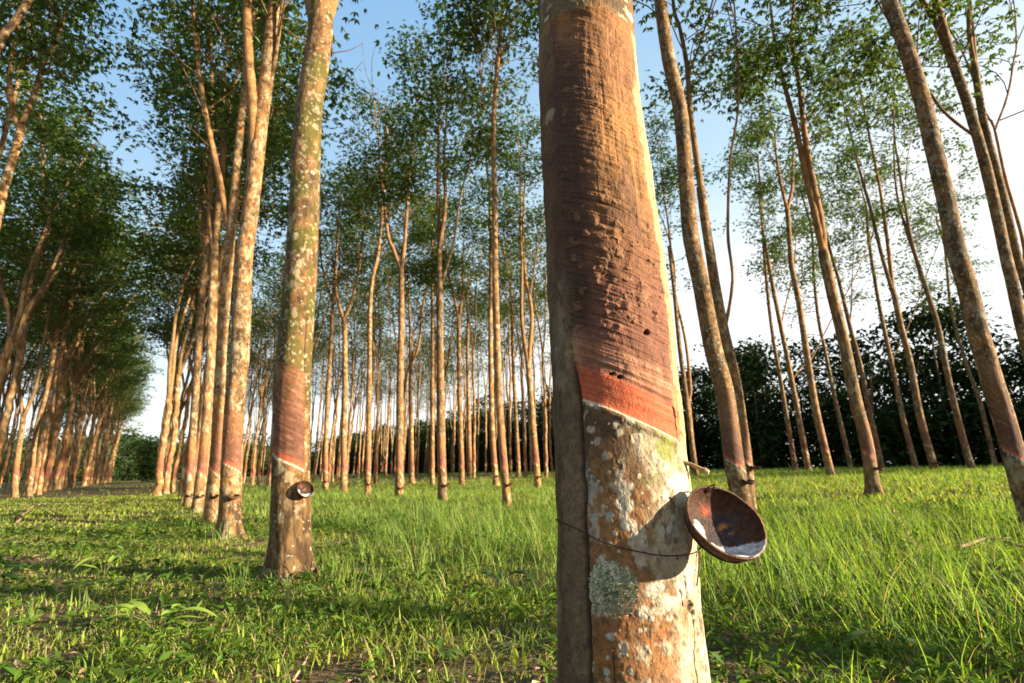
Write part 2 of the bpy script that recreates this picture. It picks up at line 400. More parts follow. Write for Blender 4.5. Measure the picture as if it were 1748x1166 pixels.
def traced(name, row, trunk, w700, label, limbs=(), top=14.0, moss=.1, lichen=.5, panel=True, cr0=7.0, nleaf=7000, sp=1.0, nth=20, flare=.5, group=None, depth=None, warm=.5, seed=None, size=.115, wexp=1., pc=.0, seams=None):
    g = np.random.default_rng(abs(hash_s(name)))
    seed = seed or (hash_s(name) % 97)
    base = trunk[0]
    lat = ROW[row] if isinstance(row, str) else row
    xy = px_to_row(base[0], lat, base[1]) if depth is None else ray(*base)[:2]*depth/ray(*base)[1]
    g0 = float(gz(*xy)); Y0 = xy[1]
    def to3(p, Y): d = ray(*p); return CP+d*(Y/d[1])
    # foot: lowest point goes to the ground along the first segment
    pts = [to3(p, Y0) for p in trunk]
    pts = [p for p in pts if p[2] > g0+.05]
    P0 = pts[0]+(pts[0]-pts[1])*((pts[0][2]-g0+.06)/max(.05, (pts[1][2]-pts[0][2])))
    d7 = ray(base[0], 700); q = CP+d7*(Y0/d7[1])
    cosf = 1/math.hypot(1, (base[0]-874)/F); r7 = w700/2/F*((q-CP)@fwd)*cosf
    z7 = q[2]
    rz = lambda z: np.maximum(.012, r7*(1-.62*wexp*(z-z7)/(top-g0)))
    origin = np.array([P0[0], P0[1], g0])
    ctrl = [P0]+pts
    lrat = [l[0] if np.isscalar(l[0]) else None for l in limbs]
    forks = [[to3(p, Y0) for p in (l[1:] if np.isscalar(l[0]) else l)] for l in limbs]
    if not limbs:                       # leader runs on to the top
        dirv = unit(ctrl[-1]-ctrl[-2]); dirv[0] *= .6
        zc = ctrl[-1][2]
        while zc < top-.3:
            st = min(1.6, top-zc); dirv = unit(dirv+np.array([g.normal(0, .07), g.normal(0, .07), .15]))
            ctrl.append(ctrl[-1]+dirv*st/max(.5, dirv[2])); zc = ctrl[-1][2]
    S = crom(ctrl, .009 if abs(Y0) < 4.5 else .02 if abs(Y0) < 9 else .06)
    rad = rz(S[:, 2])
    pang = math.atan2(xy[1], -xy[0])
    P_ = None                            # grid angle: A = +x, B = -y
    if panel:
        ztop = 1.50+g.uniform(-.1, .15)
        P_ = (ztop, .73+g.uniform(-.03, .05), pang+pc, 1.0)
    if seams: seams = [(pang+q[0],)+q[1:] for q in seams]
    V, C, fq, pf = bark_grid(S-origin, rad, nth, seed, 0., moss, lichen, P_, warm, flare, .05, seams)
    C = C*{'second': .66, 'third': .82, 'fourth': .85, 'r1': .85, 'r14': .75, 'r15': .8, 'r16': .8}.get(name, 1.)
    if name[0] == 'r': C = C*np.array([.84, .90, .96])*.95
    mb = MB(); limbl = []
    def limbcol(n): 
        k = g.uniform(.0, .6); return np.tile(BROWN*(1-k)+ORANGE*k, (n, 1))*g.uniform(.75, 1.2, (n, 1))
    if limbs:
        for li, l3 in enumerate(forks):
            l3 = list(l3); allp = np.vstack([S]+[q+origin for q in limbl]); q0 = allp[np.argmin(np.linalg.norm(allp-(l3[0]-np.array([0, 0, .08])), axis=1))]
            l3[0] = q0; dirv = unit(l3[-1]-l3[-2]); dirv[0] *= .75
            lean = g.normal(0, .10)
            zc = l3[-1][2]
            ztop = top*g.uniform(.9, 1.02)
            while zc < ztop-.3:
                st = min(1.5, ztop-zc); dirv = unit(dirv+np.array([g.normal(0, .09), g.normal(0, .09), .12]))
                l3.append(l3[-1]+dirv*st/max(.5, dirv[2])); zc = l3[-1][2]
            L = crom(l3, .12)
            L[:, 1] += lean*(L[:, 2]-L[0, 2])*.6*sstep(0, 2, L[:, 2]-L[0, 2])
            r0 = rz(np.array([L[0, 2]]))[0]*(lrat[li] or (.80 if li < 2 else .45))
            if lrat[li]: ztop = min(ztop, L[-1, 2])
            rr = r0*(1-.85*np.linspace(0, 1, len(L)))**1.0; rr = np.maximum(rr, .010)
            mb.tube(L-origin, rr*(1+.06*np.sin(np.arange(len(L))*1.7+seed)), 9, limbcol(len(L)))
            limbl.append(L-origin)
    else: limbl.append((S-origin)[(S-origin)[:, 2] > 2])
    lz = max(cr0-g0, 2.5)
    root = empty('rubber_tree', origin, label, 'tree', group)
    ll = limbl
    cm = crown_mesh('crown', ll, g, lz, top-g0, int(nleaf*(1.7 if name[0] == 'r' else 1.4)), size, sp*1.3, mb, lin(.14, .08, .04))
    # small side limbs that leave the trunk below the crown
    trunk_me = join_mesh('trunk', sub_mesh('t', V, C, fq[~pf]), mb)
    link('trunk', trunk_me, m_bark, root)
    if pf.any():
        Vs, Cs, fs = sub_mesh('p', V, C, fq[pf]); link('tapping_panel', mesh_from('tapping_panel', Vs, fs, Cs), m_panel, root)
    link('crown', cm, m_leaf, root)
    TREES[name] = dict(xy=xy, g0=g0, root=root, rad=rz, S=S, Y0=Y0)
    return root
def hash_s(s):
    h = 17
    for ch in s: h = (h*131+ord(ch)) % 1000003
    return h

# ------------------------------------------------------------------ the big tapped trunk in front
SILY = np.array([-60, 0, 100, 200, 300, 400, 500, 600, 700, 800, 900, 1000, 1100, 1166, 1250, 1330, 1400.])
SILL = np.array([913, 917, 921, 924, 927, 931, 936, 940, 944, 949, 952, 952.5, 952, 952, 950, 944, 930.])
SILR = np.array([1070, 1078, 1087, 1098, 1112, 1128, 1142, 1155, 1165, 1175, 1186, 1196, 1206, 1213, 1223, 1236, 1262.])
MD = 1.12                                   # horizontal distance of the trunk's axis
def main_row(y):
    xl, xr = np.interp(y, SILY, SILL), np.interp(y, SILY, SILR)
    a, c = ray(xl, y), ray(xr, y)
    a1, a2 = math.atan2(a[0], a[1]), math.atan2(c[0], c[1]); m = .5*(a1+a2); be = .5*(a2-a1)
    d = ray(.5*(xl+xr), y); zz = CAM_H+MD*d[2]/math.hypot(d[0], d[1])
    return np.array([MD*math.sin(m), MD*math.cos(m), zz]), MD*math.sin(be)
def build_main():
    g = np.random.default_rng(5)
    fine = np.arange(1172, -52, -1.0)
    low = np.arange(1400, 1172, -6.0)
    ys = np.concatenate([low, fine])
    PR = [main_row(y) for y in ys]
    P = np.array([p for p, r in PR]); rad = np.array([r for p, r in PR])
    up = np.arange(1, 60)*.06
    dirn = (P[-1]-P[-400]); dirn /= dirn[2]
    Pu = P[-1]+dirn*up[:, None]*np.array([.6, .6, 1]); ru = rad[-1]*(1-.035*up)
    n0 = len(P); P = np.vstack([P, Pu]); rad = np.concatenate([rad, ru]); ys = np.concatenate([ys, -52-np.arange(1, 60)*20.])
    a = np.concatenate([np.linspace(-100, 100, 470), np.linspace(104, 256, 40)]); a = np.radians(a)
    n, ka = len(P), len(a)
    Y = ys[:, None]+0*a[None]; A = a[None]+0*Y; Z = P[:, 2:3]+0*A
    xl = np.interp(ys, SILY, SILL)[:, None]; xr = np.interp(ys, SILY, SILR)[:, None]
    front = np.abs(A) < np.radians(92)
    X = .5*(xl+xr)+.5*(xr-xl)*np.sin(np.clip(A, -np.pi/2, np.pi/2))
    X = np.where(front, X, -999)
    U = A*.14                               # metres round the trunk
    def N(su, sv, s, o=4): return fbm(U*su+3.1, Z*sv+7.7, 0*U+s*1.37, s, o)
    # --- regions
    wob = (N(14, 22, 3, 4)-.5)*2
    bl = np.interp(Y, [60, 100, 200, 300, 400, 500, 600, 700, 900, 1000, 1166], [946, 949, 955, 962, 969, 976, 984, 998, 1009, 1012, 1018])+wob*4
    br = np.interp(Y, [80, 200, 300, 400, 500, 600, 700, 760], [1078, 1082, 1093, 1112, 1128, 1139, 1145, 1152])+wob*5
    ptop = 76+(X-950)*.10+wob*5
    cut = np.interp(X, [960, 1000, 1040, 1100, 1146, 1175], [686, 693, 708, 735, 756, 768])+wob*.8
    pm = front & (X > bl) & (X < br) & (Y > ptop) & (Y < cut)
    bls = bl
    edge = np.minimum(np.minimum(X-bl, br-X), np.minimum(Y-ptop, cut-Y))
    pin = sstep(0, 14, edge)*pm
    below = front & (X > bl) & (Y >= cut-1) & (Y > 600)
    left = front & (X <= bl)
    # --- bark tones
    n1, n2, n3, n4 = N(9, 9, 1), N(30, 22, 2), N(90, 60, 4, 3), N(18, 5, 5)
    C = BROWN*.9+(ORANGE-BROWN*.9)*sstep(.35, .65, n1)[..., None]
    C = C*(.55+.8*n3)[..., None]
    C = C+(DARK-C)*(sstep(.56, .74, n2)*.55)[..., None]
    # left flank: smooth grey-brown bark with fine oblique wrinkles
    wr = fbm(U*40+Z*18, Z*60-U*60, 0*U, 71, 3)
    CL = lin(.175, .105, .05)*(.5+1.0*n1)[..., None]*(.65+.7*wr)[..., None]*(.8+.4*n4)[..., None]
    CL = CL+(lin(.10, .055, .028)-CL)*(sstep(.5, .66, N(26, 8, 36))*.7)[..., None]
    CL = CL+(lin(.36, .27, .17)-CL)*(sstep(.58, .72, N(12, 7, 8))*.6)[..., None]
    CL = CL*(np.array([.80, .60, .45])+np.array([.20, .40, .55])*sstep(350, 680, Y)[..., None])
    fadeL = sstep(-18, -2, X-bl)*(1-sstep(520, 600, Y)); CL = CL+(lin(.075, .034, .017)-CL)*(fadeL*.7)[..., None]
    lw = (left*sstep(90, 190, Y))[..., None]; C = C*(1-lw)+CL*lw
    # pale dry bark along the right side of the panel and below it
    pale = (sstep(br-4, br+6, X)*front*(Y < 800)*(Y > 90)).astype(float)*sstep(.25, .5, N(20, 4, 9))
    C = C+(lin(.46, .33, .17)*(.7+.6*n3)[..., None]-C)*(pale*.85)[..., None]
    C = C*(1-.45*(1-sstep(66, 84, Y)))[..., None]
    px_r = np.where(front, (X-bl)/(xr-bl+1e-6), 0)
    cr = below*sstep(.46, .64, N(16, 11, 12)+.34*(px_r-.55)+.10*sstep(850, 980, Y)*sstep(.4, .8, px_r))
    C = C+(CREAM*1.05-C)*(cr*.85)[..., None]
    cr2 = below*sstep(.56, .64, N(38, 26, 13)+.10*(px_r-.5))
    C = C+(WHITE-C)*(cr2*.6)[..., None]
    og = below*sstep(.44, .60, N(10, 8, 14))*sstep(940, 1010, Y)*(1-sstep(.62, .8, px_r))
    C = C+(lin(.34, .125, .032)*(.6+.8*n3)[..., None]-C)*(og*.85)[..., None]
    dk = below*sstep(.48, .6, N(26, 18, 15))*(1-sstep(700, 900, Y)*.6)*(1-sstep(.3, .55, px_r))
    C = C+(lin(.10, .055, .025)-C)*(dk*.85)[..., None]
    H = (n1-.5)*.010+(n3-.5)*.0035+(n2-.5)*.003
    H = H+left*((N(10, 4, 37)-.5)*.012+(wr-.5)*.0016)
    spk = sstep(.60, .70, N(110, 85, 29, 3)); C = C+(lin(.07, .038, .018)-C)*(spk*.6)[..., None]
    spk2 = below*sstep(.58, .68, N(48, 40, 30, 3))*sstep(.42, .55, N(9, 9, 31)); C = C+(lin(.13, .065, .025)-C)*(spk2*.6)[..., None]
    # --- panel: shallow, ridged by the knife, flaking in the middle
    slope = Y-(X-1000)*.40
    rid = fbm(U*5+2, slope/5.0, 0*U, 81, 3); rid2 = fbm(U*9+2, slope/2.2, 0*U, 82, 2); flk = N(55, 75, 16, 3)
    big = N(16, 16, 17)
    CPn = PANEL*(.75+.5*big)[..., None]
    mar = sstep(380, 560, Y+60*(big-.5))
    CPn = CPn+(MAROON*1.15-CPn)*(mar*.95)[..., None]
    dkl = (1-sstep(18, 74, X-bl-55*(big-.5)-30*(N(20, 5, 33)-.5)))*sstep(90, 200, Y)*(1-sstep(560, 640, Y))  # dark stain at left, deepened with painted shade towards the unlit side
    CPn = CPn+(lin(.05, .022, .012)-CPn)*(dkl*.85)[..., None]
    og2 = sstep(180, 260, Y)*(1-sstep(350, 420, Y))*sstep(1015, 1040, X)
    CPn = CPn+(lin(.40, .18, .05)-CPn)*(og2*.65)[..., None]
    ob = (1-sstep(95, 130, Y))*sstep(.4, .6, big)
    CPn = CPn+(lin(.36, .15, .03)-CPn)*(ob*.6)[..., None]
    CPn = CPn*(.46+.55*rid+.35*rid2)[..., None]
    blot = sstep(.52, .68, N(11, 5, 34)); CPn = CPn+(lin(.07, .03, .016)-CPn)*(blot*.6*(1-sstep(560, 640, Y)))[..., None]
    fl = sstep(.60, .74, flk)*sstep(90, 140, Y)*(1-sstep(560, 620, Y))
    CPn = CPn+(lin(.36, .18, .08)-CPn)*(fl*.35)[..., None]
    streak = sstep(.55, .72, N(60, 4, 18, 3))*(Y < 420)*sstep(90, 130, Y)
    CPn = CPn+(lin(.09, .045, .02)-CPn)*(streak*.5*sstep(.4, .6, N(8, 8, 19)))[..., None]
    k = cut-Y
    lowp = 1-sstep(85, 120, k+10*(rid-.5))
    CPn = CPn+(lin(.30, .115, .06)*(.75+.5*rid)[..., None]-CPn)*(lowp*.8)[..., None]
    band = (1-sstep(47, 58, k-8*(rid-.5)))
    fr = FRESH*(.80+.4*rid2)[..., None]
    CPn = CPn+(fr-CPn)*band[..., None]
    for kk, ww, st in ((72, 5, .7), (88, 4, .5), (60, 2.5, .6), (38, 1.5, .35), (26, 1.2, .35)):
        s = np.exp(-((k-kk-10*(rid-.5)-(X-1000)*.05)/ww)**2)*st*sstep(.3, .55, N(14, 20, 20+kk))*sstep(1015, 1050, X+.0)
        CPn = CPn+(PINK*1.1-CPn)*s[..., None]
    s = (1-sstep(1.5, 4.5, k)); CPn = CPn+(lin(.75, .55, .36)-CPn)*(s*.9)[..., None]
    soft = (1-sstep(0, 16, X-bl+14*(n2-.5)))*(1-sstep(520, 600, Y))*.75
    CPn = CPn+(CL*.8-CPn)*soft[..., None]
    C = np.where(pm[..., None], CPn, C)
    mid = sstep(330, 460, Y)
    Hp = -.0045*pin+(rid-.5)*(.0022+.0016*mid)+(rid2-.5)*.0016+fl*(.0012+.0014*mid)+(big-.5)*.010-streak*.0012+(N(40, 14, 35)-.5)*.004
    Hp = Hp*(1-band*.65)-band*.002
    H = np.where(pm, Hp, H)
    # groove beside the panel
    gd = np.exp(-((X-bl)/3.2)**2)*front*sstep(560, 640, Y); H = H-.009*gd
    C = C+(lin(.05, .03, .018)-C)*(gd*.8)[..., None]
    gd2 = np.exp(-((X-bl-2)/4.)**2)*front*(1-sstep(560, 640, Y))*sstep(100, 200, Y)*.5; H = H-.004*gd2
    C = C+(lin(.10, .05, .03)-C)*(gd2*.8)[..., None]
    callus = np.exp(-(((X-988)/13)**2+((Y-618)/28)**2))*front; H = H+callus*(.012*(.4+1.2*flk))
    C = C+(lin(.40, .24, .12)-C)*(callus*.6)[..., None]
    # welt of old wood on the left, long vertical seam further left
    sm = np.exp(-((X-np.interp(Y, [900, 1166], [985, 978]))/2.0)**2)*front*sstep(1040, 1080, Y); H = H-.002*sm
    # cracks on the pale side
    for pts, wd in (([(1195, 940), (1190, 1000), (1194, 1060), (1203, 1166)], 1.3), ([(1160, 965), (1166, 1000)], 1.6), ([(1152, 985), (1158, 1010)], 1.2), ([(1176, 1035), (1178, 1090), (1186, 1166)], .9), ([(1137, 845), (1148, 862)], 1.5), ([(1190, 900), (1186, 960)], 1.5), ([(1050, 1070), (1056, 1166)], .7)):
        px = np.array(pts, float); cxx = np.interp(Y, px[:, 1], px[:, 0], left=-9e3, right=-9e3)+(N(60, 60, 23)-.5)*8
        s = np.exp(-((X-cxx)/wd)**2)*front; H = H-.004*s; C = C+(lin(.05, .028, .016)-C)*(s*.85)[..., None]
    for x, y, rx, ry in ((1172, 1016, 5, 7), (1177, 1026, 3, 5), (1170, 1008, 2.5, 3), (1104, 593, 5, 4), (1048, 656, 6, 2.5), (1062, 661, 5, 2.5)):
        d2 = ((X-x)/rx)**2+((Y-y)/ry)**2+(N(110, 110, 24)-.5)*2.6; s = np.exp(-np.clip(d2, 0, 20)**2)*front
        H = H-.010*s; C = C+(lin(.03, .015, .01)-C)*(s*.92)[..., None]
    for x, y, r_, h in ((1072, 553, 7, .007), (1040, 562, 4, .004), (1095, 520, 5, .004), (1060, 585, 4, .004), (1120, 560, 5, .004), (1080, 470, 6, .004), (1110, 455, 5, .004), (1052, 438, 6, .005), (1020, 420, 7, .005), (1085, 400, 5, .004), (1030, 385, 6, .005), (1068, 360, 5, .004), (1108, 480, 4, .004)):
        s = np.exp(-(((X-x)/r_)**2+((Y-y)/r_)**2))*front; H = H+h*s
    # crusts of lichen: round pale spots
    spots = [(1071, 853, 12, WHITE), (1074, 886, 11, WHITE), (1086, 905, 9, CREAM), (1150, 825, 21, WHITE), (1162, 845, 15, WHITE), (1130, 845, 9, WHITE), (1056, 850, 5, CREAM), (1046, 872, 8, lin(.4, .38, .28)), (1022, 875, 8, lin(.4, .38, .28)), (1096, 1010, 12, WHITE), (1130, 1000, 20, WHITE), (1160, 985, 16, WHITE), (1112, 985, 16, WHITE), (1050, 1048, 9, WHITE), (1130, 1070, 14, CREAM), (1095, 1075, 15, CREAM), (1070, 1065, 11, CREAM), (1060, 1128, 9, CREAM), (1080, 1155, 10, WHITE), (1143, 1130, 12, CREAM), (1136, 1025, 7, WHITE), (1194, 1090, 9, WHITE), (1170, 1110, 11, CREAM), (1105, 1130, 7, CREAM), (1042, 1105, 6, lin(.4, .38, .28)), (1128, 799, 8, CREAM), (1040, 780, 6, CREAM), (1026, 760, 7, CREAM), (1060, 745, 6, CREAM), (1085, 760, 8, CREAM), (1015, 740, 7, CREAM), (1062, 790, 5, CREAM), (1115, 815, 6, CREAM),
             (940, 14, 9, WHITE), (934, 24, 7, WHITE), (946, 34, 9, lin(.5, .48, .4)), (993, 33, 6, WHITE), (1000, 12, 8, CREAM), (1046, 48, 8, WHITE), (1037, 5, 9, CREAM), (1062, 90, 11, CREAM), (1073, 70, 8, WHITE), (1020, 45, 7, CREAM), (1068, 110, 8, CREAM), (942, 68, 5, WHITE), (1055, 20, 8, CREAM), (975, 55, 4, CREAM), (945, 225, 8, lin(.36, .27, .17)), (1075, 200, 6, CREAM), (1068, 172, 5, CREAM)]
    for _ in range(150):
        y = g.uniform(700, 1166); x = g.uniform(1015, 1195); spots.append((x, y, g.uniform(1.5, 5.5), CREAM if g.random() < .6 else WHITE))
    for _ in range(60): spots.append((g.uniform(925, 1075), g.uniform(-40, 75), g.uniform(1.5, 5), CREAM))
    jit = N(70, 70, 25, 3)-.5; jit2 = N(150, 150, 26, 2)
    for x, y, r_, c in spots:
        rows = np.where((ys < y+r_*1.8) & (ys > y-r_*1.8))[0]
        if not len(rows): continue
        sl_ = slice(rows[0], rows[-1]+1)
        d = np.hypot(X[sl_]-x, (Y[sl_]-y)*.9)/r_+jit[sl_]*1.9
        s = (1-sstep(.55, 1.1, d))*front[sl_]*(~pm[sl_])*(.45+.9*jit2[sl_]).clip(0, .92)
        C[sl_] += (np.asarray(c)*(.75+.5*jit2[sl_])[..., None]-C[sl_])*s[..., None]; H[sl_] += .0007*s
    ms = np.exp(-(((X-1131)/15)**2+((Y-770)/19)**2))*front*(~pm); C = C+(lin(.22, .24, .035)-C)*(sstep(.25, .55, ms*(.5+n3))*.85)[..., None]
    gg = below*sstep(.5, .62, N(30, 30, 27))*(Y > 700)*(Y < 860)*sstep(1060, 1100, X); C = C+(lin(.20, .17, .05)-C)*(gg*.5)[..., None]
    ug = sstep(.5, .65, N(14, 10, 28))*(Y < 110)*front*(~pm); C = C+(lin(.20, .15, .05)-C)*(ug*.5)[..., None]
    # the bark lip under the cut stands a little proud
    lip = np.exp(-((Y-cut-5)/5.)**2)*front*(X > bl)*(X < 1150)*(Y > 660); H = H+.003*lip
    C = np.clip(C*.86, .010, .8)
    # flare of the foot (under the frame)
    Hf = rad[:, None]+H
    tc_ = np.stack([-P[:, 0], -P[:, 1], 0*P[:, 0]], 1); tc_[:] = np.array([-math.sin(R(10)), -math.cos(R(10)), 0]); tc_ = -np.stack([P[:, 0], P[:, 1], 0*P[:, 0]], 1); tc_ = unit(tc_)
    rt = np.stack([-tc_[:, 1], tc_[:, 0], 0*tc_[:, 0]], 1)     # camera's right
    V = P[:, None]+Hf[..., None]*(np.cos(A)[..., None]*tc_[:, None]+np.sin(A)[..., None]*rt[:, None])
    org = np.array([P[0, 0], P[0, 1], 0.])
    i, j = np.meshgrid(np.arange(n-1), np.arange(ka), indexing='ij'); i = i.ravel(); j = j.ravel(); j2 = (j+1) % ka
    fq = np.stack([i*ka+j, i*ka+j2, (i+1)*ka+j2, (i+1)*ka+j], 1)
    pf = pm.ravel()[fq].sum(1) >= 3
    V = (V-org).reshape(-1, 3); C = C.reshape(-1, 3)
    root = empty('rubber_tree', org, 'thickest foreground trunk with a long brown tapped panel and orange cut strip', 'tree', 'tapped rubber trees of the plantation')
    # upper part and crown far above the frame
    top0 = P[-1]-org; mb = MB(); limbs = []
    for q in range(4):
        az = q*1.6+.5; pts = [top0-np.array([0, 0, .1])]
        d = unit(np.array([math.cos(az)*.45, math.sin(az)*.45, 1]))
        while pts[-1][2] < 13: d = unit(d+np.array([g.normal(0, .08), g.normal(0, .08), .12])); pts.append(pts[-1]+d*1.4)
        L = crom(pts, .2); limbs.append(L); mb.tube(L, np.linspace(.09, .012, len(L)), 9, BROWN)
    cm = crown_mesh('crown', limbs, g, 8.0, 13.5, 5000, .15, 1., mb, BROWN)
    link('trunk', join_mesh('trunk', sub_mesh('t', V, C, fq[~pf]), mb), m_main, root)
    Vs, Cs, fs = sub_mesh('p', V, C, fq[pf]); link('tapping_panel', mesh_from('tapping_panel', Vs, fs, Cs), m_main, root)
    link('crown', cm, m_leaf, root)
    # lookup on the surface for things fixed to it
    def surf(x, y, off=0.):
        p, r_ = main_row(y); xl_, xr_ = np.interp(y, SILY, SILL), np.interp(y, SILY, SILR)
        s = np.clip((x-.5*(xl_+xr_))/(.5*(xr_-xl_)), -1, 1); a_ = math.asin(s)
        t_ = unit(-np.array([p[0], p[1], 0])); r2 = np.array([-t_[1], t_[0], 0])
        nrm = math.cos(a_)*t_+math.sin(a_)*r2
        return p+nrm*(r_+off), nrm
    # rosette of leafy lichen: many small crinkled lobes
    mbl = MB(); g2 = np.random.default_rng(3)
    for q in range(900):
        rr = math.sqrt(g2.uniform(0, 1)); th = g2.uniform(0, 6.283)
        rad_ = .82+.36*float(vnoise(math.cos(th)*2+5, math.sin(th)*2, .3)); x, y = 1050+38*rad_*rr*math.cos(th)+g2.normal(0, 1), 982+46*rad_*rr*math.sin(th)
        p, nn = surf(x, y, .0005+.005*(1-rr*rr)*g2.uniform(.1, 1.15))
        e1 = unit(np.cross(nn, [0, 0, 1.])); e2 = np.cross(nn, e1)
        an = th+g2.normal(0, .7); o1 = math.cos(an)*e1*(-1)+math.sin(an)*-e2*1; 
        o2 = np.cross(nn, o1); s = g2.uniform(.0022, .0056)
        m_ = 7; tt = np.linspace(-1.25, 1.25, m_)
        rim = [p+s*(math.cos(t_)*o1*1.1+math.sin(t_)*o2*1.0)+nn*(g2.uniform(-.0005, .0028)) for t_ in tt]
        c = (lin(.50, .46, .29) if rr > .55 else lin(.40, .38, .23))*g2.uniform(.45, 1.3)
        mbl.add([p-o1*s*.5-nn*.003]+rim, None, [[0, i_+1, i_+2] for i_ in range(m_-1)], c)
    lo = link('lichen', mbl.mesh('lichen', False), m_lich, root); lo.location = -org; lo['label'] = 'round grey-green leafy lichen rosette'
    # tin spout under the low end of the cut
    p, nn = surf(1161, 790, 0.); tip_d = ray(1207, 801); tip = CP+tip_d*(1.09/math.hypot(*tip_d[:2]))
    mbs = MB(); a0 = p-nn*.012; dv = unit(tip-a0); side = unit(np.cross(dv, [0, 0, 1.])); upn = np.cross(side, dv); L = np.linalg.norm(tip-a0)
    Vv = []; m_ = 5
    for q, t_ in enumerate(np.linspace(0, 1, 12)):
        wv = .0065*(1-.25*t_); 
        for s in np.linspace(-1, 1, m_): Vv.append(a0+dv*L*t_+side*wv*s+upn*(.006*s*s-.0035+.002*math.sin(t_*5)))
    nV = len(Vv); Vv = Vv+[v_-upn*.0012 for v_ in Vv]
    ff = []
    for q in range(11):
        for s in range(m_-1):
            b0 = q*m_+s; ff += [[b0, b0+m_, b0+m_+1, b0+1], [nV+b0, nV+b0+1, nV+b0+m_+1, nV+b0+m_]]
        ff += [[q*m_, nV+q*m_, nV+q*m_+m_, q*m_+m_], [q*m_+m_-1, q*m_+2*m_-1, nV+q*m_+2*m_-1, nV+q*m_+m_-1]]
    for s in range(m_-1): b0 = 11*m_+s; ff.append([b0, nV+b0, nV+b0+1, b0+1])
    mbs.add(Vv, ff, None, lin(.36, .22, .12))
    drip = [tip-dv*.004, tip+np.array([.001, 0, -.004]), tip+np.array([0, 0, -.012])]
    mbs.tube(drip, [.003, .0035, .001], 6, lin(.5, .42, .34))
    so = link('spout', mbs.mesh('spout'), m_stick, root); so.location = -org; so['label'] = 'small rusty latex spout below the cut'
    return surf
surf = build_main()

# ------------------------------------------------------------------ coconut-shell latex cups
def cup_meshes(g, rim=1.0, depth=.72, fine=48, level=None, tilt_dir=None):
    """bowl of rim radius 1 opening to +Z, rim plane z=0; returns shell MB"""
    mb = MB(); nr = fine//3
    inn, out = [], []
    th = np.arange(fine)/fine*2*np.pi
    prof = lambda t: (np.sin(t*np.pi/2)**.9, -depth*np.cos(t*np.pi/2))
    ts = np.linspace(.02, 1, nr)
    rimw = .012*np.sin(th*3+1)+.01*np.sin(th*7)
    Vi = []; Ci = []; Vo = []; Co = []
    for t in ts:
        r_, z_ = prof(t)
        k = fbm(np.cos(th)*r_*3, np.sin(th)*r_*3, 0*th+1, 91, 4); k2 = fbm(np.cos(th)*r_*7+4, np.sin(th)*r_*7, 0*th+1, 95, 3)
        Vi.append(np.stack([np.cos(th)*(r_*.95), np.sin(th)*(r_*.95), z_*.95+rimw*t**6+0*th], 1))
        c = np.tile(lin(.058, .024, .011), (fine, 1))*(.6+.8*k2)[:, None]
        # dried films of latex on the tree side of the bowl, dark scorched middle with an orange patch
        ang = (th+np.pi) % (2*np.pi)-np.pi
        lx, ly = r_*np.cos(th), r_*np.sin(th); k3 = fbm(lx*11+2, ly*11, 0*th+3, 97, 3)
        fm = sum(w_*np.exp(-((lx-x_)**2+(ly-y_)**2)/q_**2) for x_, y_, q_, w_ in ((-.46, .16, .20, .9), (-.50, -.10, .22, 1), (-.16, -.50, .24, 1.1), (.18, -.64, .24, 1.3), (.48, -.66, .26, 1.4), (.72, -.50, .2, 1.2)))
        film = sstep(.46, .60, fm*(.45+.9*k3))
        
        scor = (1-sstep(.30, .5, np.hypot(r_*np.cos(th)-.22, r_*np.sin(th)-.12)+.7*(k2-.5))); c = c+(lin(.035, .03, .035)-c)*(scor*.9)[:, None]
        orr = np.exp(-(((r_*np.cos(th)-.34)/.20)**2+((r_*np.sin(th)-.16)/.15)**2)**2)*sstep(.42, .52, k2); c = c+(lin(.50, .17, .03)-c)*(orr*.95)[:, None]
        red = np.exp(-(((r_*np.cos(th)+.12)/.17)**2+((r_*np.sin(th)-.60)/.14)**2)); c = c+(lin(.38, .08, .03)-c)*(red*.8)[:, None]
        c = c+(lin(.56, .53, .52)*(.6+.6*k2)[:, None]-c)*(film*.92)[:, None]
        Ci.append(c)
        Vo.append(np.stack([np.cos(th)*r_, np.sin(th)*r_, z_*1.0+rimw*t**6+0*th], 1)); Co.append(np.tile(lin(.15, .065, .03), (fine, 1))*(.5+k)[:, None])
    V = np.concatenate(Vi+Vo); C = np.concatenate(Ci+Co); m = nr*fine; fq = []
    for i in range(nr-1):
        for j in range(fine):
            j2 = (j+1) % fine; fq += [[i*fine+j, i*fine+j2, (i+1)*fine+j2, (i+1)*fine+j], [m+i*fine+j, m+(i+1)*fine+j, m+(i+1)*fine+j2, m+i*fine+j2]]
    for j in range(fine): j2 = (j+1) % fine; b0 = (nr-1)*fine; fq.append([b0+j, b0+j2, m+b0+j2, m+b0+j])
    mb.add(V, fq, None, C)
    mb.add(np.array([[0, 0, -depth*.95], [0, 0, -depth]]), None, None, (.05, .03, .02))
    mb.Ft.append(np.array([[mb.n-2, (j+1) % fine, j] for j in range(fine)]+[[mb.n-1, m+j, m+(j+1) % fine] for j in range(fine)]))
    return mb
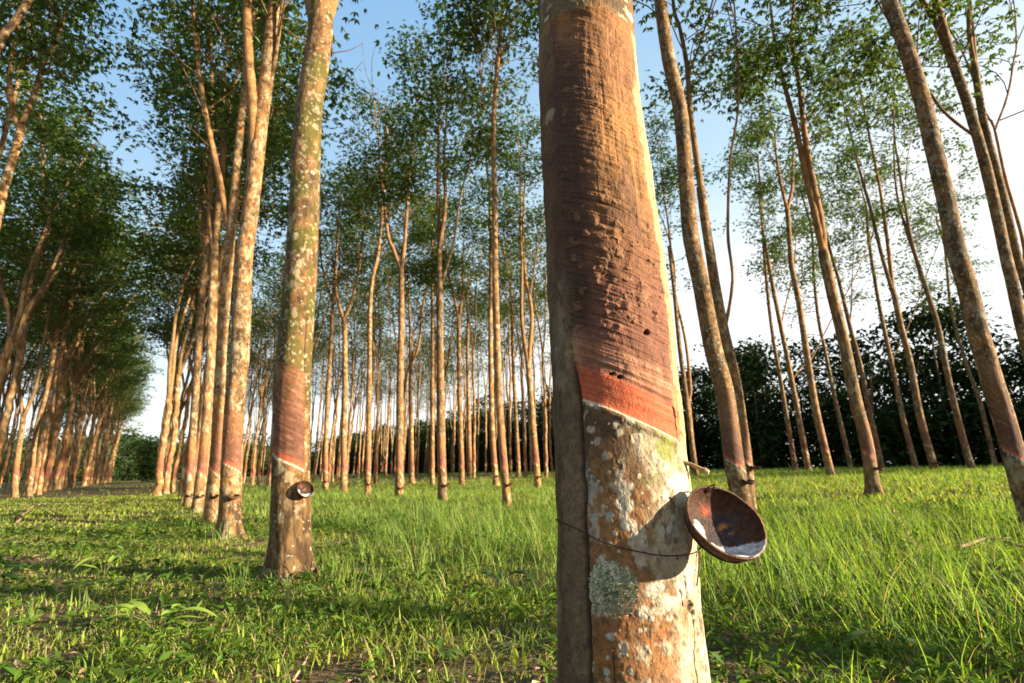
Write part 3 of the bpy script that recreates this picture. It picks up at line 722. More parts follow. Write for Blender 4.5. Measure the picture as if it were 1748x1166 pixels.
def latex_pool(Rm, depth=.72, lvl=-.02, nang=40):
    """pool of latex: horizontal section of the tilted bowl. Rm: rotation (3x3, local->world); bowl unit rim"""
    zd = Rm.T@np.array([0, 0, 1.])                      # world up in bowl space
    up = zd; low = -np.array([up[0], up[1], 0]); low /= np.linalg.norm(low)+1e-9
    lipp = low*.95; h = lipp@up+lvl                    # level just under the lowest lip
    # sample the inside surface; keep the points below the level, build a small sheet over a polar grid
    e1 = unit(np.cross(up, low)); e2 = np.cross(e1, up)
    c0 = None; pts = []
    for q in range(nang):
        a = q/nang*2*np.pi
        pts.append((math.cos(a), math.sin(a)))
    # centre: middle of the section, found on the inner bowl
    def inside(p):
        r_ = math.hypot(p[0], p[1]); 
        if p[2] > -.004 or r_ > .95: return False
        t = (min(1, r_/.95))**(1/.9); t = math.asin(min(1, t))/(math.pi/2); return p[2] > -depth*.95*math.cos(t*math.pi/2)
    best = None
    for i in np.linspace(-1, 1, 41):
        for j in np.linspace(-1, 1, 41):
            p = up*h+e1*i+e2*j
            if inside(p): pts_ = p; best = [p] if best is None else best+[p]
    if not best: return None
    c0 = np.mean(best, 0); V = [c0]
    for ca, sa in pts:
        lo, hi = 0., 2.
        for _ in range(24):
            md = .5*(lo+hi)
            if inside(c0+(e1*ca+e2*sa)*md): lo = md
            else: hi = md
        V.append(c0+(e1*ca+e2*sa)*(lo+.012))
    mb = MB(); mb.add(V, None, [[0, 1+i, 1+(i+1) % nang] for i in range(nang)], (.7, .68, .7)); 
    V2 = np.array(V)-up*.03; n = len(V); mb.add(V2, None, [[0, 1+(i+1) % nang, 1+i] for i in range(nang)], (.7, .68, .7))
    mb.Fq.append(np.array([[1+i, n+1+i, n+1+(i+1) % nang, 1+(i+1) % nang] for i in range(nang)]))
    return mb
def frame_from(n, yref):
    z = unit(np.asarray(n, float)); y = unit(yref-z*(z@yref)); x = np.cross(y, z); return np.stack([x, y, z], 1)
def place_mesh(mb, M, s, o): mb.V = [(v*s)@M.T+o for v in mb.V]
def big_cup():
    g = np.random.default_rng(2)
    c_d = ray(1240, 888); d0 = 0.90; ctr = c_d*(d0/(c_d@fwd))
    Rr = 70*d0/F
    vd = -unit(c_d); r_ = unit(rgt-vd*(vd@rgt)); u_ = np.cross(vd, r_)*-1; u_ = unit(upv-vd*(vd@upv))
    ct = .70; n = vd*ct+math.sqrt(1-ct*ct)*(r_*.62+u_*.78)
    M = frame_from(n, u_)
    o = CP+ctr
    root = empty('latex_cup', o, 'large brown coconut-shell cup with white latex, wired to the thickest trunk', 'latex cup', 'coconut cups hung on the tapped trunks')
    sh = cup_meshes(g, 1, .66, 96); place_mesh(sh, M, Rr, 0); link('shell', sh.mesh('shell'), m_shell, root)
    lp = latex_pool(M, .66, -.015, 48)
    if lp: place_mesh(lp, M, Rr, 0); link('latex', lp.mesh('latex'), m_latex, root)
    wr = MB()
    # wire round the trunk
    path = []
    for x, y in [(953, 884), (965, 886), (985, 890), (1003, 896), (1030, 908), (1060, 917), (1090, 924), (1120, 930), (1150, 933), (1175, 934), (1186, 933)]:
        path.append(surf(x, y, .0035)[0]-o)
    p, r0 = main_row(930); t_ = unit(-np.array([p[0], p[1], 0])); r2 = np.array([-t_[1], t_[0], 0])
    back = [p+(math.cos(R(a))*t_+math.sin(R(a))*r2)*(r0+.006)+np.array([0, 0, z]) -o for a, z in ((110, .0), (140, .005), (180, .015), (220, .03), (255, .042))]
    wr.tube(crom(path+back+path[:1], .006), .0010, 6, (.06, .04, .03))
    # ring under the bowl and its ties
    ring = [M@(np.array([math.cos(a)*.90, math.sin(a)*.90, -.34]))*Rr for a in np.linspace(0, 6.283, 40)]
    wr.tube(ring, .0016, 5, (.05, .03, .02))
    kx = surf(1188, 934, .004)[0]-o; rp = min(ring, key=lambda q: np.linalg.norm(q-kx))
    wr.tube(crom([kx, .5*(kx+rp)+np.array([0, 0, -.004]), rp], .004), .0017, 5, (.05, .03, .02))
    kx2 = surf(1186, 845, .003)[0]-o; rimp = [M@(np.array([math.cos(a), math.sin(a), .0]))*Rr for a in np.linspace(0, 6.283, 60)]
    rp = min(rimp, key=lambda q: np.linalg.norm(q-kx2)); rp2 = rp*1.02
    wr.tube(crom([kx2, rp2, rp*.93+n*.004, rp*.9-n*.008], .003), .0015, 5, (.04, .03, .025))
    wr.tube(crom([kx, surf(1184, 960, .004)[0]-o, surf(1180, 985, .003)[0]-o], .004), .0014, 5, (.05, .03, .02))
    link('wire', wr.mesh('wire'), m_wire, root)
big_cup()

# ------------------------------------------------------------------ trees that can be told apart
GT = 'tapped rubber trees of the plantation'
GA = 'rubber trees of the row with the mossy trunk'
T = traced
T('second', 'A', [(500, 985), (497, 900), (497, 800), (499, 700), (503, 600), (512, 480), (518, 380), (520, 330), (527, 200), (545, 70), (548, 10)], 64,
  'thick mossy trunk with a bulged top, left of the lane of grass in mid-ground', [[(540, 40), (528, -30), (522, -120)], [(552, 30), (572, -30), (590, -110)]], moss=.82, lichen=.45, warm=.1, nth=110, cr0=7.5, flare=.75, depth=3.72, nleaf=5000, pc=.22, seams=[(-.12, 0, .62, .03), (-.62, 0, 1.9, .05), (.75, 0, .5, .06), (.30, .0, .3, .04)], group=GT, wexp=1.15)
T('third', 'A', [(391, 920), (394, 845), (400, 700), (410, 600), (417, 440), (425, 380), (440, 250), (455, 130), (470, 0)], 36,
  'pale spotted trunk with flared foot, first one behind the thick mossy trunk', [[(455, 130), (470, 0), (478, -60)], [(428, 330), (436, 200), (434, 100), (438, 0)], [.34, (447, 200), (470, 110), (492, 0)]], moss=.05, lichen=.9, nth=64, cr0=6.5, flare=.9, seams=[(-.2, 0, .55, .04), (.5, 0, .4, .06)], nleaf=6000, group=GT, warm=.8, wexp=.8)
T('fourth', 'A', [(356, 900), (362, 845), (370, 760), (378, 600), (390, 450), (403, 300), (412, 200), (424, 100), (436, 0)], 21,
  'slimmer white-speckled trunk standing close behind the flared spotted trunk', [[(412, 200), (424, 100), (436, 0)], [(395, 400), (372, 280), (352, 150), (345, 0)]], moss=.0, lichen=1.1, nth=40, cr0=6, nleaf=6500, group=GT, warm=.9)
T('fifth', 'A', [(334, 880), (340, 845), (350, 760), (360, 600), (366, 430)], 19,
  'orange trunk forking wide in a V at mid height in the left-centre row', [[(366, 430), (373, 360), (385, 290), (400, 180), (416, 130), (440, 20)], [(365, 430), (358, 370), (355, 250), (352, 130), (345, 0)], [(368, 400), (372, 320), (378, 260)]], moss=.1, lichen=.7, nth=36, cr0=6, nleaf=7500, group=GT, warm=.9)
T('sixth', 'A', [(318, 866), (325, 800), (335, 650), (345, 500), (352, 420)], 14,
  'narrow orange trunk with twin straight limbs behind the wide V fork', [[(352, 420), (345, 330), (328, 200), (316, 80)], [(352, 420), (362, 320), (372, 220)]], lichen=.7, nth=28, cr0=6, nleaf=8000, group=GT, warm=.9)
# --- left rows
T('l_fork', 'L', [(25, 847), (28, 798), (40, 712)], 10.5, 'low-forking trunk at left edge, split in a Y just above the grass line',
  [[(40, 712), (34, 666), (36, 617), (32, 583), (40, 530), (47, 496), (56, 440), (79, 358), (90, 300)], [(42, 708), (57, 674), (66, 643), (75, 598), (90, 526), (102, 477), (118, 420)]], panel=True, nth=24, cr0=6, nleaf=9000, group=GT, depth=20.5)
T('l_straight', 'L', [(49, 845), (55, 798), (62, 734), (77, 681), (89, 621), (98, 565), (113, 515), (125, 470), (140, 420)], 9, 'undivided leaning trunk just right of the low Y-forked one', [], nth=20, cr0=6, nleaf=9000, group=GT, depth=21.5)
T('l_bright', 'L', [(70, 845), (77, 780), (90, 704), (98, 636), (109, 580), (121, 523), (132, 478), (150, 420)], 9, 'bright trunk with reddish foot, second one right of the low Y fork', [], nth=20, cr0=6, nleaf=9000, group=GT, depth=23.5, warm=.9)
T('l_big', 'L', [(-90, 880), (-60, 700), (-30, 500), (0, 347), (15, 294), (30, 245), (36, 215)], 26, 'brown forked limb pair leaning in from the left border below the top corner',
  [[(36, 215), (22, 190), (14, 125), (24, 50), (34, 0)], [(37, 212), (57, 162), (75, 105), (95, 72), (117, 0)]], nth=24, cr0=6.5, nleaf=8000, group=GT, depth=8.6, panel=False)
T('l_corner', 'L', [(-190, 900), (-120, 520), (-60, 220), (0, 72), (22, 42), (49, 0), (70, -40)], 30, 'dark bare trunk crossing the top left corner of the picture', [], nth=24, cr0=7, nleaf=6500, group=GT, depth=6.4, panel=False)
# --- row B in the middle
T('m1', 'B', [(556, 834), (556, 770), (560, 667), (566, 565), (569, 500)], 8, 'slim trunk just right of the mossy trunk with a thin split crown', [[(568, 503), (572, 440), (576, 330)], [(567, 515), (552, 460), (548, 400)]], nth=18, cr0=8.3, nleaf=7440, sp=1.5, group=GT)
T('m2', 'B', [(587, 838), (587, 750), (589, 650), (588, 560), (586, 542)], 10, 'greenish trunk with a lyre-shaped fork in the left middle', [[(586, 542), (576, 511), (572, 474), (574, 400)], [(587, 542), (599, 515), (609, 453), (613, 400), (625, 330), (640, 260)]], moss=.4, nth=20, cr0=8.3, nleaf=7440, sp=1.5, group=GT)
T('m3', 'B', [(630, 844), (629, 750), (631, 600), (632, 520), (637, 470), (646, 430), (655, 330), (660, 230)], 9, 'slim trunk bending right at mid height beside the lyre fork', [], nth=20, cr0=8.3, nleaf=7440, sp=1.5, group=GT)
T('m4', 'B', [(683, 852), (682, 760), (683, 650), (685, 560), (685, 460)], 12.5, 'straight trunk with a small Y fork left of the central forked trunk', [[(685, 460), (691, 412), (697, 330), (703, 250), (716, 145), (724, 110)], [(684, 458), (671, 425), (662, 400), (655, 330)]], nth=24, cr0=8.3, nleaf=7905, sp=1.5, group=GT)
T('m6', 'B', [(757, 858), (755, 830), (753, 740), (751, 600), (751, 490)], 14, 'dark central trunk with two upright limbs and one slanting right',
  [[(751, 500), (748, 377), (746, 283), (748, 189), (763, 75), (774, 10)], [(752, 420), (759, 358), (757, 272), (757, 226), (766, 75)], [(755, 490), (774, 415), (785, 340), (800, 279), (819, 219), (838, 158)]], nth=26, cr0=8.3, nleaf=8370, sp=1.5, group=GT)
T('m10', 'B', [(866, 861), (858, 770), (852, 680), (849, 600), (846, 500), (845, 434), (844, 321), (842, 226), (846, 151), (853, 75), (859, 0)], 12.5, 'straight unforked trunk with white-grey foot just left of the thickest trunk', [[(846, 151), (853, 75), (859, 0)], [.34, (843, 110), (855, 95), (868, 60), (883, 10)], [.34, (844, 200), (832, 190), (826, 175)]], nth=26, cr0=8.3, nleaf=7440, sp=1.5, group=GT, wexp=.8)
# --- row C
T('m5', 'C', [(706, 826), (702, 750), (701, 640), (706, 600)], 8, 'thin trunk with a long right-slanting limb behind the small Y fork', [[(701, 640), (701, 560), (700, 480), (699, 420)], [(704, 610), (714, 593), (724, 523), (736, 470)]], nth=16, cr0=8.0, nleaf=7000, group=GT)
T('m7', 'C', [(743, 827), (738, 760), (738, 600), (738, 500)], 7, 'thin pale trunk touching the left side of the dark central trunk', [], nth=16, cr0=8.0, nleaf=6500, group=GT)
T('m8', 'C', [(791, 829), (787, 760), (784, 650), (783, 545)], 8.5, 'thin pale trunk with a narrow V fork right of the dark central trunk', [[(783, 545), (775, 505), (766, 470), (762, 430)], [(784, 545), (789, 500), (790, 420), (796, 340)]], nth=16, cr0=8.0, nleaf=6500, group=GT)
T('m9', 'C', [(847, 829), (841, 750), (838, 650), (837, 550), (838, 450), (836, 340)], 9, 'pale trunk running close beside the straight unforked trunk', [], nth=18, cr0=8.0, nleaf=6500, group=GT)
T('m11', 'C', [(918, 829), (909, 720), (903, 640), (901, 622)], 10.5, 'trunk split in a tall narrow V at left edge of the thickest trunk', [[(901, 622), (891, 544), (891, 441), (889, 400), (889, 313), (885, 226), (883, 150)], [(902, 622), (908, 544), (904, 500), (899, 482), (893, 400), (896, 300), (898, 200)], [.34, (905, 500), (915, 440), (926, 390)]], nth=20, cr0=8.0, nleaf=7000, group=GT)
T('m14', 'D', [(805, 819), (800, 700), (798, 600), (800, 500)], 7, 'faint thin trunk standing halfway between the narrow V fork and the unforked trunk', [], nth=14, cr0=8.0, nleaf=5500, group=GT)
T('m12', 'D', [(888, 818), (880, 700), (876, 620), (873, 500)], 6.5, 'faint thin trunk just left of the tall narrow V fork', [], nth=14, cr0=8.0, nleaf=5500, group=GT)
# --- right hand side
T('r1', 'B', [(1267, 858), (1254, 795), (1238, 676), (1218, 597), (1199, 499), (1179, 400), (1171, 302), (1161, 189), (1140, 94), (1127, 0)], 34, 'lichen-flecked leaning trunk right behind the wired coconut cup', [], nth=44, cr0=7, nleaf=4500, sp=.8, group=GT, depth=6.3, wexp=.7)
T('r1b', 7.6, [(1277, 835), (1275, 800), (1266, 727), (1252, 637), (1230, 538), (1207, 400), (1196, 320)], 21, 'darker slim trunk crossing behind the lichen-flecked leaning trunk', [[(1196, 320), (1182, 208), (1176, 106), (1165, 38), (1155, 0)], [.34, (1180, 115), (1197, 68), (1216, 0), (1225, -40)], [.34, (1243, 560), (1250, 479), (1240, 400), (1242, 283), (1254, 189), (1250, 94)]], nth=30, cr0=7, nleaf=5000, sp=.8, group=GT, depth=8.0)
T('r2', 'D', [(1185, 790), (1171, 676), (1160, 590), (1151, 499), (1142, 420)], 9, 'thin twisted trunk seen between the thickest trunk and the lichen-flecked one', [[(1182, 760), (1178, 690), (1181, 660), (1175, 580), (1160, 499), (1158, 440)], [(1150, 499), (1142, 400), (1132, 330)]], nth=16, cr0=7, nleaf=5000, sp=.8, group=GT, panel=False)
T('r4', 'E', [(1357, 797), (1337, 676), (1317, 558), (1305, 440), (1299, 340)], 8, 'thin grey trunk, first right of the lichen-flecked pair before the dark wood', [], nth=16, cr0=7, nleaf=4500, sp=.7, group=GT)
T('r5', 'E', [(1379, 798), (1352, 652), (1333, 558), (1321, 499), (1309, 432), (1303, 400)], 10, 'thin grey trunk with open V limbs, second right of the lichen-flecked pair', [[(1303, 400), (1290, 310), (1270, 240)], [.34, (1330, 555), (1345, 500), (1352, 470)], [.34, (1352, 645), (1370, 625), (1385, 612)]], nth=16, cr0=7, nleaf=4500, sp=.7, group=GT)
T('r6', 'D', [(1415, 797), (1392, 696), (1376, 597), (1364, 518), (1352, 459), (1349, 426), (1344, 358)], 13.5, 'golden trunk with a high fan of thin limbs before the dark wood', [[(1344, 358), (1325, 283), (1318, 226), (1300, 150)], [(1345, 355), (1354, 310), (1358, 240)], [(1340, 330), (1320, 240), (1296, 190), (1277, 130)]], nth=20, cr0=7.5, nleaf=5000, sp=.7, group=GT)
T('r7', 'F', [(1452, 795), (1424, 676), (1408, 597), (1398, 550), (1390, 480), (1386, 400)], 8, 'thin shaded trunk left of the stout trunk with dark foot ring', [], nth=14, cr0=7, nleaf=4000, sp=.7, group=GT)
T('r8', 'C', [(1490, 829), (1479, 755), (1459, 676), (1439, 577), (1420, 499), (1405, 430)], 23.5, 'stout pale trunk with two limbs pressed together, its flared foot in open grass', [[(1405, 430), (1382, 320), (1359, 208), (1340, 132), (1325, 57), (1319, 0)], [(1408, 430), (1401, 377), (1378, 264), (1361, 132), (1350, 68), (1354, 0)]], nth=36, cr0=7, nleaf=4500, sp=.8, group=GT, depth=9.3, flare=.9, wexp=.6)
T('r9', 'F', [(1505, 797), (1483, 696), (1467, 617), (1451, 558), (1432, 479), (1416, 424), (1406, 380)], 10, 'thin dark trunk close behind the stout pale trunk', [[(1406, 380), (1398, 300)], [.34, (1454, 555), (1455, 480), (1458, 400)]], nth=16, cr0=7, nleaf=4000, sp=.7, group=GT)
T('r10', 'F', [(1561, 790), (1542, 716), (1524, 629), (1510, 566), (1495, 487), (1483, 408), (1478, 350)], 10, 'slim grey trunk with a broken white stub before the dark wood', [[(1478, 350), (1462, 290)], [.34, (1522, 626), (1525, 608), (1533, 594)], [(1484, 415), (1494, 380), (1500, 330)]], nth=16, cr0=7, nleaf=4000, sp=.7, group=GT)
T('r11', 'E', [(1592, 789), (1570, 708), (1554, 621), (1538, 558), (1526, 502), (1520, 490)], 14, 'golden knobbly trunk split in two long parallel limbs near right', [[(1520, 490), (1507, 440), (1487, 351), (1472, 294), (1453, 211), (1438, 143), (1425, 57), (1415, 20)], [(1523, 492), (1517, 438), (1498, 321), (1475, 219), (1457, 132), (1441, 57), (1440, 0)], [.34, (1440, 75), (1425, 50), (1404, 18)]], nth=22, cr0=7.5, nleaf=4500, sp=.7, group=GT)
T('r12', 'E', [(1655, 790), (1637, 723), (1621, 656), (1601, 558), (1585, 506), (1566, 447)], 13, 'grey trunk with a knot and close narrow fork left of the red-barked leaning trunk', [[(1566, 447), (1546, 390), (1530, 330)], [(1567, 447), (1543, 370), (1525, 294), (1513, 234), (1508, 151), (1498, 102)], [.34, (1540, 360), (1548, 310), (1556, 260), (1562, 230)]], nth=20, cr0=7.5, nleaf=4500, sp=.7, group=GT)
T('r13', 'G', [(1697, 787), (1672, 684), (1652, 629), (1633, 566), (1621, 510), (1613, 424), (1600, 380)], 9, 'thin grey trunk showing just left of the red-barked trunk foot', [], nth=14, cr0=7, nleaf=3500, sp=.7, group=GT)
T('r14', 'B', [(1757, 870), (1749, 842), (1716, 723), (1692, 645), (1668, 558), (1648, 479), (1634, 434), (1615, 340), (1592, 245), (1574, 170), (1551, 94), (1517, 0)], 44, 'thick red-barked trunk leaning across the right side from the border', [], nth=60, cr0=7, nleaf=3500, sp=.8, group=GT, depth=4.9, warm=.9, wexp=.55, lichen=.75, moss=.2)
T('r15', 'C', [(1835, 850), (1790, 720), (1747, 566), (1727, 479), (1717, 438), (1694, 332), (1672, 245), (1645, 158), (1623, 94), (1596, 0)], 28, 'tall trunk right of the red-barked one, leaving the frame at the right border', [[(1645, 158), (1623, 94), (1596, 0)], [.34, (1657, 230), (1611, 189), (1577, 128), (1560, 80)]], nth=36, cr0=7, nleaf=4000, sp=.8, group=GT, depth=7.2, wexp=.5, lichen=.6)
T('r16', 'C', [(1850, 850), (1800, 650), (1747, 470), (1736, 438), (1709, 321), (1679, 208), (1664, 113)], 22, 'twin-topped trunk at the upper right border with a pale side branch', [[(1664, 113), (1649, 38), (1640, -40)], [(1665, 113), (1660, 38), (1657, -40)], [(1760, 460), (1747, 415), (1717, 302), (1698, 215), (1683, 189)], [.34, (1700, 218), (1721, 162), (1737, 100), (1745, 64)]], nth=30, cr0=7, nleaf=4500, sp=.8, group=GT, depth=8.6, wexp=.5)

# ------------------------------------------------------------------ the rest of the rows: a few kinds of tree, copied
def proto_tree(k, hfork, top, nlimb, nleaf, r0, z0):
    g = np.random.default_rng(100+k)
    z = np.linspace(-.06, hfork, 46); wob = np.cumsum(g.normal(0, .012, (46, 2)), 0); wob -= wob[0]
    S = np.column_stack([wob, z]); rad = r0*(1-.55*z/top)
    V, C, fq, pf = bark_grid(S, rad, 14, k*7+3, 0., .1, .7, (1.25+.13*(k*5 % 7), .62+.035*(k*3 % 8), R(90)+.3, 1.15), .7, .5)
    mb = MB(); limbs = []
    if nlimb == 1:
        pts = [S[-2]]; d = np.array([0, 0, 1.])
        while pts[-1][2] < top: d = unit(d+np.array([g.normal(0, .06), g.normal(0, .06), .2])); pts.append(pts[-1]+d*1.3)
        L = crom(pts, .3); limbs.append(L); mb.tube(L, np.linspace(rad[-1]*.96, .012, len(L)), 8, BROWN*1.1)
    for q in range(nlimb if nlimb > 1 else 0):
        az = q*2*np.pi/nlimb+g.uniform(0, 1); e = g.uniform(.18, .32)
        pts = [S[-2]+np.array([0, 0, -.05])]; d = unit(np.array([math.cos(az)*e*.8, math.sin(az)*e*.8, 1])); tq = top*g.uniform(.85, 1)
        while pts[-1][2] < tq: d = unit(d+np.array([g.normal(0, .08), g.normal(0, .08), .14])); pts.append(pts[-1]+d*1.2)
        L = crom(pts, .3); limbs.append(L); mb.tube(L, np.linspace(rad[-1]*.78, .012, len(L)), 7, BROWN*g.uniform(.9, 1.3))
    cm = crown_mesh('crown', limbs, g, z0, top, nleaf, .145, 1.5, mb, BROWN, 2.2)
    tm = join_mesh('trunk', sub_mesh('t', V, C, fq[~pf]), mb); tm.materials.append(m_bark)
    Vs, Cs, fs = sub_mesh('p', V, C, fq[pf]); pm_ = mesh_from('tapping_panel', Vs, fs, Cs); pm_.materials.append(m_panel)
    cm.materials.append(m_leaf)
    return tm, pm_, cm
PROTO = [proto_tree(0, 5.8, 15, 3, 7500, .10, 7.6), proto_tree(1, 7.0, 16, 2, 7500, .095, 8.2), proto_tree(2, 5.0, 14.6, 3, 7500, .10, 7.6),
         proto_tree(3, 7.6, 15.4, 1, 7000, .085, 8.0), proto_tree(4, 6.2, 16, 4, 8500, .105, 8.0), proto_tree(5, 3.8, 15.2, 2, 7500, .10, 7.8), proto_tree(6, 6.5, 15, 2, 3200, .085, 8.6), proto_tree(7, 8.0, 15.5, 1, 3000, .08, 8.8), proto_tree(8, 5.4, 15, 3, 3800, .09, 8.4)]
TAKEN = [np.array(t['xy']) for t in TREES.values()]+[np.array([.2, 1.1])]
gg_ = np.random.default_rng(77)
def plant(lat, al, label, group, jit=.35, s=None, rz=None, only=None, wide=1.0):
    p = row_pt(lat+gg_.normal(0, .22), al+gg_.normal(0, jit))
    if min(np.hypot(*(p-q)) for q in TAKEN) < 1.3: return
    TAKEN.append(p)
    k = gg_.integers(0, 6) if only is None else only[gg_.integers(0, len(only))]
    s = s or gg_.uniform(.84, 1.14)
    r = empty('rubber_tree', (p[0], p[1], float(gz(*p))), label, 'tree', group)
    r.scale = (s*wide, s*wide, s)
    # taps of a plantation all face one way; small turns only
    r.rotation_euler = (gg_.normal(0, .02), gg_.normal(0, .02), (gg_.normal(0, .35) if rz is None else rz)+math.atan2(-p[0], 14))
    for nm, me in zip(('trunk', 'tapping_panel', 'crown'), PROTO[k]): link(nm, me, None, r)
def vis(lat, al, m=.12):
    p = row_pt(lat, al)
    return p[1] > .5 and abs(p[0]/p[1]) < 1.06+m
for al in np.arange(16.5, 44, 2.3): plant(ROW['A'], al, 'orange-lit trunk far along the row behind the mossy trunk', 'far trees of the row behind the mossy trunk', wide=1.2)
for n_, lat in enumerate((-4.6, -9.8, -15.0, -20.4)):
    for al in np.arange(1.0, 104 if n_ < 2 else 58, 2.35):
        if vis(lat, al, .25) and (n_ < 2 or al > 8): plant(lat, al, 'trunk among the many look-alikes of the dense shady rows at left', 'trees of the dense rows at left', wide=1.5 if al > 22 and n_ == 0 else 1.0, only=(0, 1, 3, 4))
for lat, a0, a1, st in ((5.9, 27, 72, 1.9), (10.4, 23, 72, 1.9), (15.2, 19, 72, 2.1), (20.2, 22, 70, 2.3), (25.2, 26, 70, 2.6), (30.2, 30, 70, 3.0)):
    for al in np.arange(a0, a1, st):
        if vis(lat, al, 0): plant(lat, al, 'very distant thin rubber tree at the back of the open middle rows', 'distant trees of the open middle rows', only=(7, 6, 7, 8, 6))
# low shrubs added outside the frame on the sunny side, only to shade the grass at the bottom corners
def shade_shrub(x, y, h, r_, seed):
    g = np.random.default_rng(seed); z0 = float(gz(x, y)); mb = MB(); P = []
    for q in range(7):
        a = g.uniform(0, 6.283); d_ = g.uniform(.2, 1)*r_; tip = np.array([d_*math.cos(a), d_*math.sin(a), h*g.uniform(.6, 1)])
        mb.tube(crom([np.array([0, 0, -.02]), tip*np.array([.4, .4, .5]), tip], .2), .012, 5, BROWN)
        for t in np.linspace(.25, 1, 8): P += [tip*t+g.normal(0, .12, 3) for _ in range(3)]
    P = np.array(P); P[:, 2] = np.clip(P[:, 2], .1, h)
    V, tint = trifoliate(P, g, .12, 5, .22)
    root = empty('shade_shrub', (x, y, z0), 'low leafy shrub added out of view to shade the grass', 'shade_shrub', 'shrubs added out of view for shade')
    link('branches', mb.mesh('branches'), m_bark, root); n = len(V)//4
    link('foliage', mesh_from('foliage', V, np.arange(n*4).reshape(n, 4), leaf_cols(tint, g), False), m_leaf, root)
for a_ in ((9.2, -2.0, 1.75, 1.0, 1), (9.8, -.75, 1.9, .9, 2), (12.4, -.4, 2.2, 1.2, 3), (11.5, -2.6, 2.0, 1.0, 4), (11.2, .25, 2.1, .9, 7), (8.6, -1.3, 1.6, .7, 8), (3.0, -.68, 1.30, .26, 5), (2.1, -.80, 1.1, .26, 6)): shade_shrub(*a_)
# neighbours just outside the frame: their shadows cross the grass
for lat, al in ((.85, -1.5), (5.9, -1.0), (10.4, .2), (10.4, -2.4), (5.9, -3.6)):
    plant(lat, al, 'rubber tree beside the camera, outside the photograph', 'trees outside the photograph', .05, 1.0)

# ------------------------------------------------------------------ woods that read as one mass
def wood(name, label, lat0, lat1, al0, al1, h, nleaf, lsize, seed, spacing=4.0):
    g = np.random.default_rng(seed); mbt = MB(); V = []; T_ = []
    cs = []
    for lat in np.arange(lat0, lat1, spacing):
        for al in np.arange(al0, al1, spacing):
            la, a_ = lat+g.normal(0, .8), al+g.normal(0, 1.0); p = row_pt(la, a_)
            cs.append((p[0], p[1], h*g.uniform(.72, 1.1), spacing*g.uniform(.6, .85), lat))
    per = max(20, int(nleaf/len(cs)))
    for x, y, hh, r_, lat in cs:
        z0 = float(gz(x, y)); n = per if lat < lat0+spacing*2.5 else per//2
        # upper crown: uneven clumps over a dome; lower skirt of hanging branches and shrubs
        nc = 26; cz = g.uniform(.28, 1, nc); ca = g.uniform(0, 6.283, nc); cr_ = r_*np.sqrt(g.uniform(.1, 1, nc))*np.sqrt(np.clip(1.15-cz, .05, 1))*1.15
        k = g.integers(0, nc, n)
        P = np.stack([x+cr_[k]*np.cos(ca[k]), y+cr_[k]*np.sin(ca[k]), z0+hh*cz[k]], 1)+g.normal(0, 1, (n, 3))*np.array([.55, .55, .33])
        low = g.random(n) < .44; P[low, 2] = z0+g.uniform(.05, .40*hh, low.sum()); P[:, 2] = np.maximum(P[:, 2], z0+.05)
        V.append(P)
        mbt.tube(np.array([[x, y, z0-.1], [x+g.normal(0, .1), y, z0+hh*.4], [x+g.normal(0, .3), y+g.normal(0, .3), z0+hh*.85]]), [.10, .08, .03], 6, lin(.14, .09, .055)*g.uniform(.7, 1.2))
    P = np.concatenate(V); n = len(P)
    az = g.uniform(0, 6.283, n); el = g.normal(-.35, .35, n)
    D = np.stack([np.cos(az)*np.cos(el), np.sin(az)*np.cos(el), np.sin(el)], 1); N = unit(np.array([0, 0, 1.])+g.normal(0, .4, (n, 3)))
    L = g.uniform(.7, 1.3, n)*lsize
    Q = leaf_quads(P, D, N, L, L*.5); tint = g.normal(0, 1, n)
    lm = mesh_from('foliage', Q, np.arange(n*4).reshape(n, 4), leaf_cols(tint, g, (.018, .034, .009), (.05, .075, .015)), False)  # leaf colours lowered to stand for the shade of the canopy above
    o = link(name, lm, m_dark); tag(o, label, 'wood', kind='stuff')
    t_ = link('trunks', mbt.mesh('trunks'), m_stick, o)
    tag(t_, kind='stuff')
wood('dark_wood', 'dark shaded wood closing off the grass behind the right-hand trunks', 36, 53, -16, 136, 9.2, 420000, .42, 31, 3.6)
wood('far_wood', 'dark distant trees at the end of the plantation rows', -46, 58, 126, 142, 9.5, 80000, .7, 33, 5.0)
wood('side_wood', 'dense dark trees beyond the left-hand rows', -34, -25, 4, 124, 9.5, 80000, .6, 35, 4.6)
def end_bush():
    g = np.random.default_rng(9); p = row_pt(.4, 84); z0 = float(gz(*p)); mb = MB(); P = []
    for q in range(9):
        a = g.uniform(0, 6.283); r_ = g.uniform(.3, 2.2); tip = np.array([r_*math.cos(a), r_*math.sin(a), g.uniform(2.5, 5.6)])
        mb.tube(crom([np.zeros(3), tip*np.array([.3, .3, .5]), tip], .4), .05, 5, BROWN)
        for t in np.linspace(.25, 1, 10): P += [tip*t+g.normal(0, .45, 3) for _ in range(5)]
    P = np.array(P); P[:, 2] = np.maximum(P[:, 2], .2)
    V, tint = trifoliate(P, g, .34, 6, .5)
    root = empty('leafy_bush', (p[0], p[1], z0), 'bright green bush in the sun at the far end of the grass lane', 'bush')
    link('branches', mb.mesh('branches'), m_bark, root); n = len(V)//4
    link('foliage', mesh_from('foliage', V, np.arange(n*4).reshape(n, 4), leaf_cols(tint, g, (.09, .15, .03), (.20, .26, .05)), False), m_leaf, root)
end_bush()
